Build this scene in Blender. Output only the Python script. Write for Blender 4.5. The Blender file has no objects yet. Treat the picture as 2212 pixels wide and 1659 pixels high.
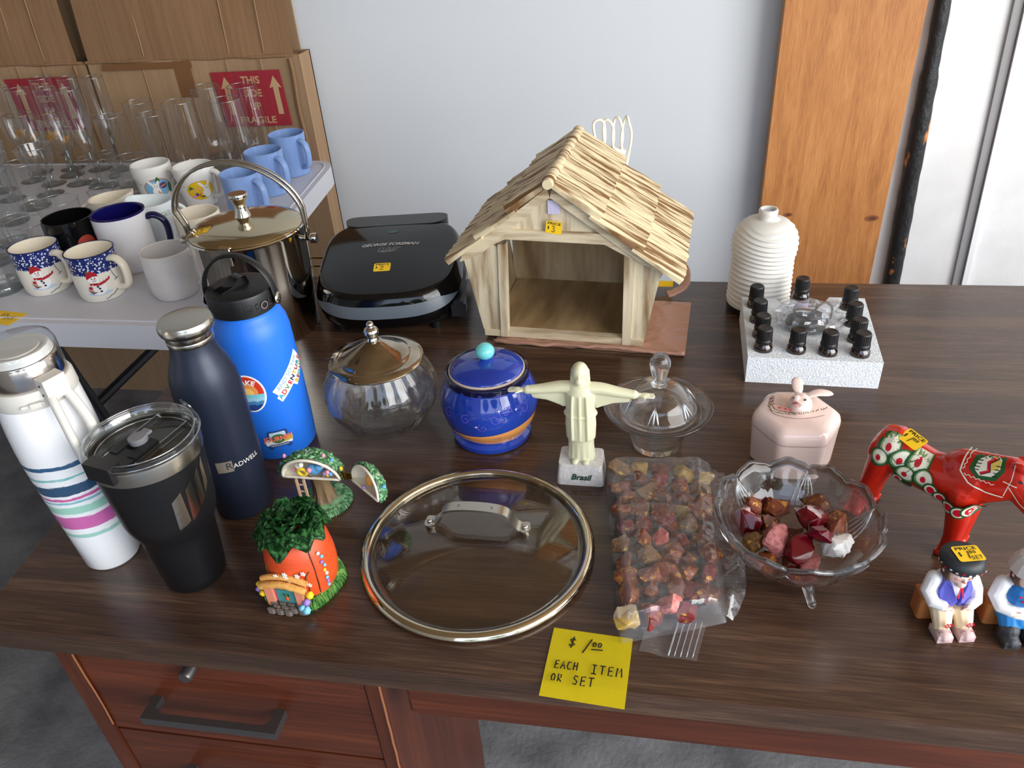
import bpy, bmesh, math, random
from mathutils import Vector, Matrix, noise as mn
from mathutils.geometry import tessellate_polygon
from math import sin, cos, pi, atan2, radians, sqrt
SC = bpy.context.scene
COL = SC.collection
DZ = 0.73            # desk top height
TZ = DZ + 0.028      # folding table top height

# ------------------------------------------------------------------ camera
cd = bpy.data.cameras.new('camera'); cam = bpy.data.objects.new('camera', cd); COL.objects.link(cam)
RR = ((0.98527398, 0.15894154, -0.06302991), (-0.03622757, 0.55431953, 0.83151513), (-0.16710101, 0.81698681, -0.55191468))
rm = Matrix((RR[0], RR[1], (-RR[2][0], -RR[2][1], -RR[2][2]))).transposed()
cam.matrix_world = Matrix.Translation((0, 0, DZ + 0.62141)) @ rm.to_4x4()
cd.sensor_width = 36.0; cd.lens = 1684.109 / 2212 * 36.0; cd.clip_start = 0.02; cd.clip_end = 100
SC.camera = cam
# ------------------------------------------------------------------ world, light, exposure
SC.view_settings.view_transform = 'Standard'; SC.view_settings.look = 'None'
SC.view_settings.gamma = 1.0; SC.view_settings.use_curve_mapping = False
SC.view_settings.exposure = 0.12
w = bpy.data.worlds.new('sky'); SC.world = w; w.use_nodes = True
nt = w.node_tree; nt.nodes.clear()
def N(nt, t, **k):
    n = nt.nodes.new(t)
    for a, b in k.items(): setattr(n, a, b)
    return n
wo = N(nt, 'ShaderNodeOutputWorld'); wb = N(nt, 'ShaderNodeBackground'); wb.inputs[1].default_value = 3.2
tc = N(nt, 'ShaderNodeTexCoord'); sx = N(nt, 'ShaderNodeSeparateXYZ'); rp = N(nt, 'ShaderNodeValToRGB')
nt.links.new(tc.outputs['Generated'], sx.inputs[0]); nt.links.new(sx.outputs['Z'], rp.inputs[0])
rp.color_ramp.elements[0].position = 0.0; rp.color_ramp.elements[0].color = (0.88, 0.93, 1.0, 1)
rp.color_ramp.elements[1].position = 0.8; rp.color_ramp.elements[1].color = (0.42, 0.62, 1.0, 1)
nt.links.new(rp.outputs[0], wb.inputs[0]); nt.links.new(wb.outputs[0], wo.inputs[0])
# daylight coming in through the wide open garage doorway to the right of the viewer
al = bpy.data.lights.new('doorway_light', 'AREA'); al.shape = 'RECTANGLE'; al.size = 2.4; al.size_y = 1.9; al.energy = 105
al.color = (1.0, 0.985, 0.96)
alo = bpy.data.objects.new('doorway_light', al); COL.objects.link(alo)
alo.location = (2.3, -0.5, 1.75); alo.rotation_euler = (Vector((0.0, 1.1, 0.8)) - Vector((2.3, -0.5, 1.75))).to_track_quat('-Z', 'Y').to_euler()
SC.cycles.max_bounces = 14; SC.cycles.transmission_bounces = 14; SC.cycles.transparent_max_bounces = 48
SC.cycles.diffuse_bounces = 4; SC.cycles.glossy_bounces = 5
SC.cycles.sample_clamp_indirect = 6.0; SC.cycles.blur_glossy = 0.6

# ------------------------------------------------------------------ helpers
def lin(c):
    c = c / 255.0
    return c / 12.92 if c <= 0.04045 else ((c + 0.055) / 1.055) ** 2.4
def rgb(r, g, b): return (lin(r), lin(g), lin(b), 1.0)
MATS = {}
def mat(name, col, rough=0.5, metal=0.0, col2=None, nscale=8, stretch=(1, 1, 1), lo=0.35, hi=0.65, detail=4, bump=0, bscale=None, bstretch=None,
        trans=0, ior=1.45, coat=0, sss=0, alpha=1, dist=0.0, spec=0.5, bdist=0.001, col3=None, wave=None):
    if name in MATS: return MATS[name]
    m = bpy.data.materials.new(name); m.use_nodes = True; t = m.node_tree; L = t.links.new
    b = t.nodes['Principled BSDF']; I = b.inputs
    I['Base Color'].default_value = col; I['Roughness'].default_value = rough; I['Metallic'].default_value = metal
    I['Transmission Weight'].default_value = trans; I['IOR'].default_value = ior; I['Coat Weight'].default_value = coat
    I['Coat Roughness'].default_value = 0.06; I['Specular IOR Level'].default_value = spec
    if sss: I['Subsurface Weight'].default_value = sss; I['Subsurface Radius'].default_value = (0.01, 0.008, 0.005); I['Subsurface Scale'].default_value = 1.0
    if alpha < 1: I['Alpha'].default_value = alpha
    if col2 or bump:
        tc = N(t, 'ShaderNodeTexCoord')
    if col2:
        mp = N(t, 'ShaderNodeMapping'); mp.inputs['Scale'].default_value = stretch
        L(tc.outputs['Object'], mp.inputs[0])
        n = N(t, 'ShaderNodeTexNoise'); n.inputs['Scale'].default_value = nscale; n.inputs['Detail'].default_value = detail; n.inputs['Distortion'].default_value = dist
        L(mp.outputs[0], n.inputs['Vector'])
        r = N(t, 'ShaderNodeValToRGB'); e = r.color_ramp.elements
        e[0].position = lo; e[0].color = col; e[1].position = hi; e[1].color = col2
        if col3:
            q = e.new((lo + hi) / 2); q.color = col3
        L(n.outputs[0], r.inputs[0]); L(r.outputs[0], I['Base Color'])
    if bump:
        mp = N(t, 'ShaderNodeMapping'); mp.inputs['Scale'].default_value = bstretch or stretch
        L(tc.outputs['Object'], mp.inputs[0])
        n = N(t, 'ShaderNodeTexNoise'); n.inputs['Scale'].default_value = bscale or nscale; n.inputs['Detail'].default_value = 5
        L(mp.outputs[0], n.inputs['Vector'])
        bp = N(t, 'ShaderNodeBump'); bp.inputs['Strength'].default_value = bump; bp.inputs['Distance'].default_value = bdist
        L(n.outputs[0], bp.inputs['Height']); L(bp.outputs[0], I['Normal'])
    MATS[name] = m; return m
def thin(name, tint=(1, 1, 1, 1), rough=0.03, f=1.0, add=0.0, bump=0, bscale=60, white=0.0, bstretch=(1,1,1)):
    """thin clear walls: transparent sheet with a fresnel reflection"""
    if name in MATS: return MATS[name]
    m = bpy.data.materials.new(name); m.use_nodes = True; t = m.node_tree; L = t.links.new; t.nodes.clear()
    o = N(t, 'ShaderNodeOutputMaterial'); tr = N(t, 'ShaderNodeBsdfTransparent'); gl = N(t, 'ShaderNodeBsdfGlossy'); mx = N(t, 'ShaderNodeMixShader')
    tr.inputs[0].default_value = tint; gl.inputs['Roughness'].default_value = rough
    fr = N(t, 'ShaderNodeLayerWeight'); fr.inputs[0].default_value = 0.5; pw = N(t, 'ShaderNodeMath', operation='POWER'); pw.inputs[1].default_value = 4.0
    ma = N(t, 'ShaderNodeMath', operation='MULTIPLY_ADD'); ma.inputs[1].default_value = .55 * f; ma.inputs[2].default_value = .045 + add; ma.use_clamp = True
    L(fr.outputs['Facing'], pw.inputs[0]); L(pw.outputs[0], ma.inputs[0]); L(ma.outputs[0], mx.inputs[0]); L(gl.outputs[0], mx.inputs[2])
    if white:
        df = N(t, 'ShaderNodeBsdfDiffuse'); df.inputs[0].default_value = (0.85, 0.87, 0.9, 1); m2 = N(t, 'ShaderNodeMixShader'); m2.inputs[0].default_value = white
        L(tr.outputs[0], m2.inputs[1]); L(df.outputs[0], m2.inputs[2]); L(m2.outputs[0], mx.inputs[1])
    else: L(tr.outputs[0], mx.inputs[1])
    if bump:
        tc = N(t, 'ShaderNodeTexCoord'); mp = N(t, 'ShaderNodeMapping'); mp.inputs['Scale'].default_value = bstretch; n = N(t, 'ShaderNodeTexNoise'); n.inputs['Scale'].default_value = bscale; n.inputs['Detail'].default_value = 3
        L(tc.outputs['Object'], mp.inputs[0]); L(mp.outputs[0], n.inputs['Vector'])
        bp = N(t, 'ShaderNodeBump'); bp.inputs['Strength'].default_value = bump; bp.inputs['Distance'].default_value = 0.002
        L(n.outputs[0], bp.inputs['Height']); L(bp.outputs[0], gl.inputs['Normal']); L(bp.outputs[0], fr.inputs['Normal'])
    L(mx.outputs[0], o.inputs[0]); MATS[name] = m; return m

class B:
    """collects shapes into one mesh"""
    def __init__(s): s.bm = bmesh.new(); s.m = 0
    def _new(s, vs, fs):
        v = [s.bm.verts.new(p) for p in vs]; out = []
        for f in fs:
            try:
                q = s.bm.faces.new([v[i] for i in f]); q.material_index = s.m; out.append(q)
            except ValueError: pass
        return v, out
    def box(s, a, b, M=None):
        x0, y0, z0 = a; x1, y1, z1 = b
        vs = [Vector(p) for p in ((x0,y0,z0),(x1,y0,z0),(x1,y1,z0),(x0,y1,z0),(x0,y0,z1),(x1,y0,z1),(x1,y1,z1),(x0,y1,z1))]
        if M: vs = [M @ v for v in vs]
        return s._new(vs, [(0,3,2,1),(4,5,6,7),(0,1,5,4),(1,2,6,5),(2,3,7,6),(3,0,4,7)])
    def prism(s, poly, z0, z1, M=None):
        n = len(poly)
        vs = [Vector((x, y, z0)) for x, y in poly] + [Vector((x, y, z1)) for x, y in poly]
        if M: vs = [M @ v for v in vs]
        return s._new(vs, [tuple(range(n))[::-1], tuple(range(n, 2 * n))] + [(i, (i + 1) % n, n + (i + 1) % n, n + i) for i in range(n)])
    def lathe(s, prof, seg=48, fn=None, M=None, close=False):
        rings = []; vs = []
        for j, (r, z) in enumerate(prof):
            if r < 1e-6:
                p = Vector((0, 0, z)); vs.append(M @ p if M else p); rings.append([len(vs) - 1])
            else:
                R_ = []
                for i in range(seg):
                    a = 2 * pi * i / seg; rr, zz = (r, z) if fn is None else fn(r, z, a, j)
                    p = Vector((rr * cos(a), rr * sin(a), zz)); vs.append(M @ p if M else p); R_.append(len(vs) - 1)
                rings.append(R_)
        fs = []
        pairs = list(zip(rings[:-1], rings[1:]))
        if close: pairs.append((rings[-1], rings[0]))
        for A, C in pairs:
            if len(A) == 1 and len(C) == 1: continue
            for i in range(seg):
                k = (i + 1) % seg
                if len(A) == 1: fs.append((A[0], C[k], C[i]))
                elif len(C) == 1: fs.append((A[i], A[k], C[0]))
                else: fs.append((A[i], A[k], C[k], C[i]))
        return s._new(vs, fs)
    def tube(s, pts, r, seg=8, close=False, rs=None, flat=1.0, up=None, cap=True):
        pts = [Vector(p) for p in pts]; n = len(pts); vs = []; prev = None
        for i, p in enumerate(pts):
            a = pts[(i - 1) % n] if (close or i > 0) else p; c = pts[(i + 1) % n] if (close or i < n - 1) else p
            t = (c - a).normalized()
            if prev is None:
                u = Vector(up) if up else (Vector((0, 0, 1)) if abs(t.z) < 0.9 else Vector((1, 0, 0)))
            else: u = prev
            u = (u - t * u.dot(t)).normalized(); prev = u; v = t.cross(u)
            q = rs[i] if rs else r
            for k in range(seg):
                g = 2 * pi * k / seg
                vs.append(p + u * (q * cos(g) * flat) + v * (q * sin(g)))
        fs = []
        for i in range(n if close else n - 1):
            j = (i + 1) % n
            for k in range(seg):
                l = (k + 1) % seg; fs.append((i * seg + k, i * seg + l, j * seg + l, j * seg + k))
        if not close and cap: fs += [tuple(range(seg))[::-1], tuple((n - 1) * seg + k for k in range(seg))]
        return s._new(vs, fs)
    def ball(s, c, r, seg=16, rings=10, sc=(1, 1, 1), M=None, fn=None):
        vs = []; fs = []; c = Vector(c)
        for j in range(rings + 1):
            ph = pi * j / rings
            for i in range(seg if 0 < j < rings else 1):
                a = 2 * pi * i / seg; d = Vector((sin(ph) * cos(a), sin(ph) * sin(a), cos(ph)))
                q = r * (fn(d) if fn else 1); p = Vector((d.x * q * sc[0], d.y * q * sc[1], d.z * q * sc[2]))
                vs.append(c + (M @ p if M else p))
        def idx(j, i): return 0 if j == 0 else (1 + (rings - 1) * seg if j == rings else 1 + (j - 1) * seg + i % seg)
        for j in range(rings):
            for i in range(seg):
                q = [idx(j, i), idx(j + 1, i), idx(j + 1, i + 1), idx(j, i + 1)]
                q = list(dict.fromkeys(q)); fs.append(tuple(q))
        return s._new(vs, fs)
    def grid(s, nx, ny, f):
        vs = [f(i / nx, j / ny) for j in range(ny + 1) for i in range(nx + 1)]
        return s._new(vs, [(j * (nx + 1) + i, j * (nx + 1) + i + 1, (j + 1) * (nx + 1) + i + 1, (j + 1) * (nx + 1) + i) for j in range(ny) for i in range(nx)])
    def bevel(s, w, seg=2, ang=30):
        es = [e for e in s.bm.edges if len(e.link_faces) == 2 and e.calc_face_angle(0) > radians(ang)]
        bmesh.ops.bevel(s.bm, geom=es, offset=w, segments=seg, profile=0.6, affect='EDGES', clamp_overlap=True)
    def mesh(s, mats, smooth=40, fixn=True):
        if fixn: bmesh.ops.recalc_face_normals(s.bm, faces=s.bm.faces)
        me = bpy.data.meshes.new('m'); s.bm.to_mesh(me); s.bm.free()
        for m in (mats if isinstance(mats, (list, tuple)) else [mats]): me.materials.append(m)
        if smooth:
            me.shade_smooth()
            if smooth < 180: me.set_sharp_from_angle(angle=radians(smooth))
        return me
def part(name, b, mats, parent=None, loc=(0, 0, 0), rot=(0, 0, 0), smooth=40, label=None, fixn=True, kind=None):
    me = b.mesh(mats, smooth, fixn) if isinstance(b, B) else b
    o = bpy.data.objects.new(name, me); COL.objects.link(o); me.name = name
    o.location = loc; o.rotation_euler = rot
    if parent: o.parent = parent
    if label: o['label'] = label
    if kind: o['kind'] = kind
    return o
def tag(o, label, cat, group=None, kind=None):
    o['label'] = label; o['category'] = cat
    if group: o['group'] = group
    if kind: o['kind'] = kind
    return o
def thing(name, label, cat, loc=(0, 0, 0), rz=0.0, group=None):
    o = bpy.data.objects.new(name, None); COL.objects.link(o); o.empty_display_size = 0.01
    o.location = loc; o.rotation_euler = (0, 0, rz); tag(o, label, cat, group); return o
def struct(name, b, m, label=None, smooth=0):
    o = part(name, b, m, smooth=smooth); o['kind'] = 'structure'
    if label: o['label'] = label
    return o
def copy_tree(o, parent=None):
    c = o.copy(); COL.objects.link(c); c.parent = parent
    for ch in list(o.children): copy_tree(ch, c)
    return c
def evalmesh(o):
    bpy.context.view_layer.update()
    dg = bpy.context.evaluated_depsgraph_get()
    return bpy.data.meshes.new_from_object(o.evaluated_get(dg))
def blob(b, mats, voxel=0.0012, smooth=4, deci=None, shade=180):
    """fuse overlapping shapes into one continuous skin"""
    me = b.mesh([], 0, True); o = bpy.data.objects.new('tmp', me); COL.objects.link(o)
    r = o.modifiers.new('r', 'REMESH'); r.mode = 'VOXEL'; r.voxel_size = voxel; r.adaptivity = 0
    if smooth: s = o.modifiers.new('s', 'SMOOTH'); s.iterations = smooth; s.factor = 0.5
    if deci: d = o.modifiers.new('d', 'DECIMATE'); d.ratio = deci
    m2 = evalmesh(o); bpy.data.objects.remove(o)
    m2.materials.clear()
    for m in (mats if isinstance(mats, (list, tuple)) else [mats]): m2.materials.append(m)
    for p in m2.polygons: p.use_smooth = bool(shade); p.material_index = 0
    if shade and shade < 180: m2.set_sharp_from_angle(angle=radians(shade))
    return m2
def fbm(p, s, o=3): return mn.fractal(Vector(p) * s, 1.0, 2.0, o)
def smoothpath(pts, n=6):
    P = [Vector(p) for p in pts]; out = []
    for i in range(len(P) - 1):
        p0 = P[max(i - 1, 0)]; p1 = P[i]; p2 = P[i + 1]; p3 = P[min(i + 2, len(P) - 1)]
        for k in range(n):
            t = k / n
            out.append(0.5 * ((2 * p1) + (p2 - p0) * t + (2 * p0 - 5 * p1 + 4 * p2 - p3) * t * t + (3 * p1 - p0 - 3 * p2 + p3) * t ** 3))
    out.append(P[-1]); return out

# flat print: 2-D artwork mapped onto a surface as thin ink / sticker layers
HAND = {'$': [[(.8,.75),(.5,.9),(.2,.75),(.5,.5),(.8,.3),(.45,.1),(.15,.25)], [(.55,1.1),(.45,-.1)]], '1': [[(.6,1),(.35,0)]], '0': [[(.5,.95),(.2,.6),(.35,.1),(.75,.2),(.85,.7),(.5,.95)]],
 '2': [[(.15,.75),(.5,1),(.8,.75),(.5,.35),(.1,.05),(.9,.1)]], '3': [[(.15,.9),(.6,1),(.75,.75),(.4,.55),(.8,.35),(.6,.02),(.1,.1)]],
 'E': [[(.85,1),(.2,.95),(.15,0),(.85,.05)], [(.2,.5),(.75,.55)]], 'A': [[(.05,0),(.5,1),(.9,0)], [(.25,.4),(.8,.42)]], 'C': [[(.85,.9),(.3,.95),(.1,.4),(.35,.02),(.9,.1)]],
 'H': [[(.2,1),(.15,0)], [(.8,1),(.8,0)], [(.2,.5),(.8,.55)]], 'I': [[(.15,1),(.85,1)], [(.5,1),(.5,0)], [(.1,0),(.9,0)]], 'T': [[(.05,.95),(.95,1)], [(.5,1),(.45,0)]],
 'M': [[(.1,0),(.2,1),(.5,.45),(.8,1),(.95,0)]], 'O': [[(.5,.95),(.15,.6),(.3,.05),(.75,.1),(.85,.7),(.5,.95)]], 'R': [[(.2,0),(.2,1),(.75,.9),(.7,.55),(.2,.5),(.85,0)]],
 'S': [[(.85,.9),(.4,1),(.2,.7),(.75,.4),(.6,.05),(.1,.1)]], '4': [[(.7,1),(.1,.4),(.9,.4)], [(.65,.7),(.65,0)]], 'o': [[(.5,.6),(.25,.3),(.5,.02),(.75,.3),(.5,.6)]]}
class Art:
    def __init__(s): s.items = []; s.mats = []
    def _m(s, m):
        if m not in s.mats: s.mats.append(m)
        return s.mats.index(m)
    def poly(s, pts, m):
        pts = [Vector((x, y, 0)) for x, y in pts]; tr = tessellate_polygon([pts])
        s.items.append(([(p.x, p.y) for p in pts], [tuple(t) for t in tr], s._m(m))); return s
    def ell(s, x, y, rx, ry, m, n=20, a=0):
        return s.poly([(x + rx * cos(t) * cos(a) - ry * sin(t) * sin(a), y + rx * cos(t) * sin(a) + ry * sin(t) * cos(a)) for t in [2 * pi * i / n for i in range(n)]], m)
    def rrect(s, x, y, w, h, r, m, a=0):
        P = []
        for cx, cy, a0 in ((w/2-r, h/2-r, 0), (-w/2+r, h/2-r, 90), (-w/2+r, -h/2+r, 180), (w/2-r, -h/2+r, 270)):
            for k in range(5):
                g = radians(a0 + k * 22.5); P.append((cx + r * cos(g), cy + r * sin(g)))
        return s.poly([(x + p * cos(a) - q * sin(a), y + p * sin(a) + q * cos(a)) for p, q in P], m)
    def stroke(s, pts, wd, m):
        V = []; n = len(pts)
        for i in range(n):
            a = pts[max(i-1, 0)]; c = pts[min(i+1, n-1)]; dx, dy = c[0]-a[0], c[1]-a[1]; l = sqrt(dx*dx+dy*dy) or 1
            nx, ny = -dy/l*wd/2, dx/l*wd/2; V += [(pts[i][0]+nx, pts[i][1]+ny), (pts[i][0]-nx, pts[i][1]-ny)]
        s.items.append((V, [(2*i, 2*i+1, 2*i+3, 2*i+2) for i in range(n-1)], s._m(m))); return s
    def hand(s, text, x, y, h, wd, m, adv=0.85, slant=0.0, a=0, cw=0.75):
        cx = 0
        for ch in text:
            for st in HAND.get(ch, []):
                P = [(cx + (px + slant * py) * h * cw, py * h) for px, py in st]
                s.stroke([(x + p * cos(a) - q * sin(a), y + p * sin(a) + q * cos(a)) for p, q in P], wd, m)
            cx += h * adv
        return s
    def text(s, t, x, y, size, m, a=0, sx=1.0, shear=0, bold=0, align='CENTER', arc=None):
        c = bpy.data.curves.new('t', 'FONT'); c.body = t; c.size = size; c.align_x = align; c.align_y = 'CENTER'; c.shear = shear; c.offset = bold; c.resolution_u = 3
        o = bpy.data.objects.new('t', c); COL.objects.link(o); me = evalmesh(o); bpy.data.objects.remove(o); bpy.data.curves.remove(c)
        V = []
        for v in me.vertices:
            p, q = v.co.x * sx, v.co.y
            if arc: th = p / arc; p, q = (arc + q) * sin(th), (arc + q) * cos(th) - arc
            V.append((x + p * cos(a) - q * sin(a), y + p * sin(a) + q * cos(a)))
        s.items.append((V, [tuple(f.vertices) for f in me.polygons], s._m(m))); bpy.data.meshes.remove(me); return s
    def build(s, name, fmap, parent, cut=None, base=0.0002, dz=0.00012, label=None):
        vs = []; fs = []; mi = []
        for k, (V, F, m) in enumerate(s.items):
            bm = bmesh.new(); bv = [bm.verts.new((x, y, 0)) for x, y in V]
            for f in F:
                try: bm.faces.new([bv[i] for i in f])
                except ValueError: pass
            if cut:
                for _ in range(5):
                    es = [e for e in bm.edges if e.calc_length() > cut]
                    if not es: break
                    bmesh.ops.subdivide_edges(bm, edges=es, cuts=1); bmesh.ops.triangulate(bm, faces=[f for f in bm.faces if len(f.verts) > 3])
            o0 = len(vs); bm.verts.index_update()
            for v in bm.verts: vs.append(fmap(v.co.x, v.co.y, base + dz * k))
            for f in bm.faces: fs.append([o0 + v.index for v in f.verts]); mi.append(m)
            bm.free()
        me = bpy.data.meshes.new(name); me.from_pydata([tuple(v) for v in vs], [], fs)
        for i, p in enumerate(me.polygons): p.material_index = mi[i]
        for m in s.mats: me.materials.append(m)
        return part(name, me, None, parent, label=label)
def fcyl(R, th0, z0):
    def f(x, y, h):
        z = z0 + y; r = (R(z) if callable(R) else R) + h; t = th0 + x / (R(z0) if callable(R) else R)
        return Vector((r * cos(t), r * sin(t), z))
    return f
def fplane(o, ux, uy):
    o = Vector(o); ux = Vector(ux).normalized(); uy = Vector(uy).normalized(); n = ux.cross(uy)
    return lambda x, y, h: o + ux * x + uy * y + n * h
def interp(prof):
    P = sorted([(z, r) for r, z in prof])
    def f(z):
        if z <= P[0][0]: return P[0][1]
        for (a, ra), (b, rb) in zip(P, P[1:]):
            if z <= b: return ra + (rb - ra) * (z - a) / max(b - a, 1e-9)
        return P[-1][1]
    return f
INK = mat('black_ink', rgb(18, 18, 20), 0.5); YEL = mat('yellow_sticker_paper', rgb(246, 200, 30), 0.55); 
def price(fmap, parent, txt, sub=None, s=1.0):
    a = Art(); a.rrect(0, 0, .021*s, .0165*s, .0022*s, YEL)
    a.text('PRICE', 0, .0052*s, .0046*s, INK, sx=1.45, bold=.00012)
    a.hand('$', -.0085*s, -.0028*s, .0042*s, .0007*s, INK); 
    if txt == '1.00':
        a.hand('1', -.0035*s, -.0055*s, .0078*s, .0008*s, INK); a.hand('00', .0005*s, -.001*s, .0034*s, .0007*s, INK)
    else: a.hand(txt, -.0035*s, -.006*s, .0085*s, .0009*s, INK)
    if sub: a.hand(sub, -.0005*s, -.0072*s, .0036*s, .0007*s, INK)
    return a.build('price_sticker', fmap, parent, label='yellow price sticker with handwritten price', cut=.004)
random.seed(7)
U = random.uniform

# ------------------------------------------------------------------ materials
def laminate(name, cA, cB, cC, rough, axis='X', s=1.0, bump=0.05):
    if name in MATS: return MATS[name]
    m = bpy.data.materials.new(name); m.use_nodes = True; t = m.node_tree; L = t.links.new; b = t.nodes['Principled BSDF']
    tc = N(t, 'ShaderNodeTexCoord')
    mp = N(t, 'ShaderNodeMapping'); st = {'X': (1.1, 13, 13), 'Z': (13, 13, 1.1), 'Y': (13, 1.1, 13)}[axis]; mp.inputs['Scale'].default_value = [q * s for q in st]
    L(tc.outputs['Object'], mp.inputs[0])
    n1 = N(t, 'ShaderNodeTexNoise'); n1.inputs['Scale'].default_value = 2.2; n1.inputs['Detail'].default_value = 7; n1.inputs['Distortion'].default_value = 0.9; n1.inputs['Roughness'].default_value = 0.6
    L(mp.outputs[0], n1.inputs['Vector'])
    mp2 = N(t, 'ShaderNodeMapping'); mp2.inputs['Scale'].default_value = [q * (1 if q * 1 < 2 else 12) * s * (6 if q < 2 else 1) for q in st]
    L(tc.outputs['Object'], mp2.inputs[0])
    n2 = N(t, 'ShaderNodeTexNoise'); n2.inputs['Scale'].default_value = 3.0; n2.inputs['Detail'].default_value = 3; L(mp2.outputs[0], n2.inputs['Vector'])
    r = N(t, 'ShaderNodeValToRGB'); e = r.color_ramp.elements; e[0].position = 0.3; e[0].color = cA; e[1].position = 0.72; e[1].color = cC; q = e.new(0.5); q.color = cB
    mx = N(t, 'ShaderNodeMix', data_type='FLOAT'); mx.inputs[0].default_value = 0.42; L(n1.outputs[0], mx.inputs[2]); L(n2.outputs[0], mx.inputs[3]); L(mx.outputs[0], r.inputs[0])
    L(r.outputs[0], b.inputs['Base Color']); b.inputs['Roughness'].default_value = rough
    if bump:
        bp = N(t, 'ShaderNodeBump'); bp.inputs['Strength'].default_value = bump; bp.inputs['Distance'].default_value = 0.0006; L(n2.outputs[0], bp.inputs['Height']); L(bp.outputs[0], b.inputs['Normal'])
    MATS[name] = m; return m
M_DESK = laminate('walnut_laminate', rgb(44, 30, 23), rgb(70, 50, 38), rgb(104, 79, 60), 0.25)
M_MAHO = laminate('red_brown_wood', rgb(58, 25, 13), rgb(84, 38, 20), rgb(114, 57, 32), 0.3, s=0.5)
M_MAHOZ = laminate('red_brown_wood_upright', rgb(56, 24, 12), rgb(80, 36, 19), rgb(104, 52, 28), 0.35, axis='Z', s=0.5)
M_FIR = laminate('fir_plank', rgb(140, 82, 38), rgb(184, 120, 62), rgb(206, 146, 86), 0.5, axis='Z', s=1.6, bump=0.3)
M_WALL = mat('white_plaster', rgb(214, 218, 222), 0.75, bump=0.22, bscale=30, bdist=0.003)
M_WALL2 = mat('white_painted_board', rgb(224, 222, 220), 0.6, bump=0.35, bscale=22, bdist=0.003, col2=rgb(232, 230, 228), nscale=12)
M_FLOOR = mat('dark_concrete', rgb(92, 90, 90), 0.8, col2=rgb(146, 144, 142), nscale=9, lo=.3, hi=.8, detail=9, bump=0.8, bscale=90, bdist=0.003)
M_CARD = mat('cardboard', rgb(150, 120, 90), 0.85, col2=rgb(163, 132, 100), nscale=3, stretch=(30, 30, .6), lo=.3, hi=.7, bump=.22, bscale=3.0, bstretch=(110, 110, .8), bdist=.001)
M_CARD2 = mat('darker_cardboard', rgb(132, 98, 68), 0.85, col2=rgb(143, 109, 78), nscale=3, stretch=(30, 30, .6), bump=.22, bscale=3.0, bstretch=(110, 110, .8), bdist=.001)
M_TAPE = mat('brown_packing_tape', rgb(120, 82, 48), 0.35)
M_REDP = mat('red_carton_print', rgb(160, 32, 48), 0.75, col2=rgb(140, 36, 48), nscale=3, stretch=(40, 40, 1))
M_PLAST = mat('white_table_plastic', rgb(206, 206, 212), 0.42, bump=.15, bscale=300, bdist=.0004)
M_DMET = mat('dark_grey_metal', rgb(52, 54, 58), 0.45, 0.6)
M_STEEL = mat('polished_steel', rgb(205, 200, 190), 0.06, 1.0)
M_BRUSH = mat('brushed_steel', rgb(190, 184, 172), 0.24, 1.0, bump=.1, bscale=40, bstretch=(1, 1, 30), bdist=.0005)
M_ZINC = mat('dark_zinc', rgb(104, 101, 100), 0.38, 0.8)
M_BLKP = mat('black_plastic', rgb(20, 20, 21), 0.42, bump=.05, bscale=400)
M_BLKG = mat('gloss_black_plastic', rgb(9, 9, 10), 0.08)
def mixglass(name, k, tint, col=(1, 1, 1, 1)):
    m = bpy.data.materials.new(name); m.use_nodes = True; t = m.node_tree; L = t.links.new; t.nodes.clear()
    o = N(t, 'ShaderNodeOutputMaterial'); tr = N(t, 'ShaderNodeBsdfTransparent'); tr.inputs[0].default_value = tint
    g = N(t, 'ShaderNodeBsdfGlass'); g.inputs['Roughness'].default_value = 0; g.inputs['IOR'].default_value = 1.48; g.inputs[0].default_value = col
    gl = N(t, 'ShaderNodeBsdfGlossy'); gl.inputs['Roughness'].default_value = .02
    lw = N(t, 'ShaderNodeLayerWeight'); lw.inputs[0].default_value = .5; pw = N(t, 'ShaderNodeMath', operation='POWER'); pw.inputs[1].default_value = 4.0; ma = N(t, 'ShaderNodeMath', operation='MULTIPLY_ADD'); ma.inputs[1].default_value = .9; ma.inputs[2].default_value = .04; L(lw.outputs['Facing'], pw.inputs[0]); L(pw.outputs[0], ma.inputs[0])
    x1 = N(t, 'ShaderNodeMixShader'); L(ma.outputs[0], x1.inputs[0]); L(tr.outputs[0], x1.inputs[1]); L(gl.outputs[0], x1.inputs[2])
    x2 = N(t, 'ShaderNodeMixShader'); x2.inputs[0].default_value = k; L(x1.outputs[0], x2.inputs[1]); L(g.outputs[0], x2.inputs[2]); L(x2.outputs[0], o.inputs[0]); MATS[name] = m; return m
M_GLASS = mixglass('clear_glass', .80, (.975, .985, .98, 1))
M_THIN = thin('thin_clear_glass', (0.955, 0.965, 0.968, 1), f=1.7, add=0.035, rough=.05)
M_RIM = thin('glass_rim', (0.82, 0.85, 0.86, 1), f=1.2, add=0.30, rough=.12)
M_BASE = thin('thick_glass_base', (0.80, 0.84, 0.84, 1), f=1.6, add=0.06, rough=.04)
M_CER = mat('white_ceramic', rgb(232, 230, 224), 0.16, coat=.3)
M_CREAM = mat('cream_ceramic', rgb(236, 226, 204), 0.15, coat=.3)

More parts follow.
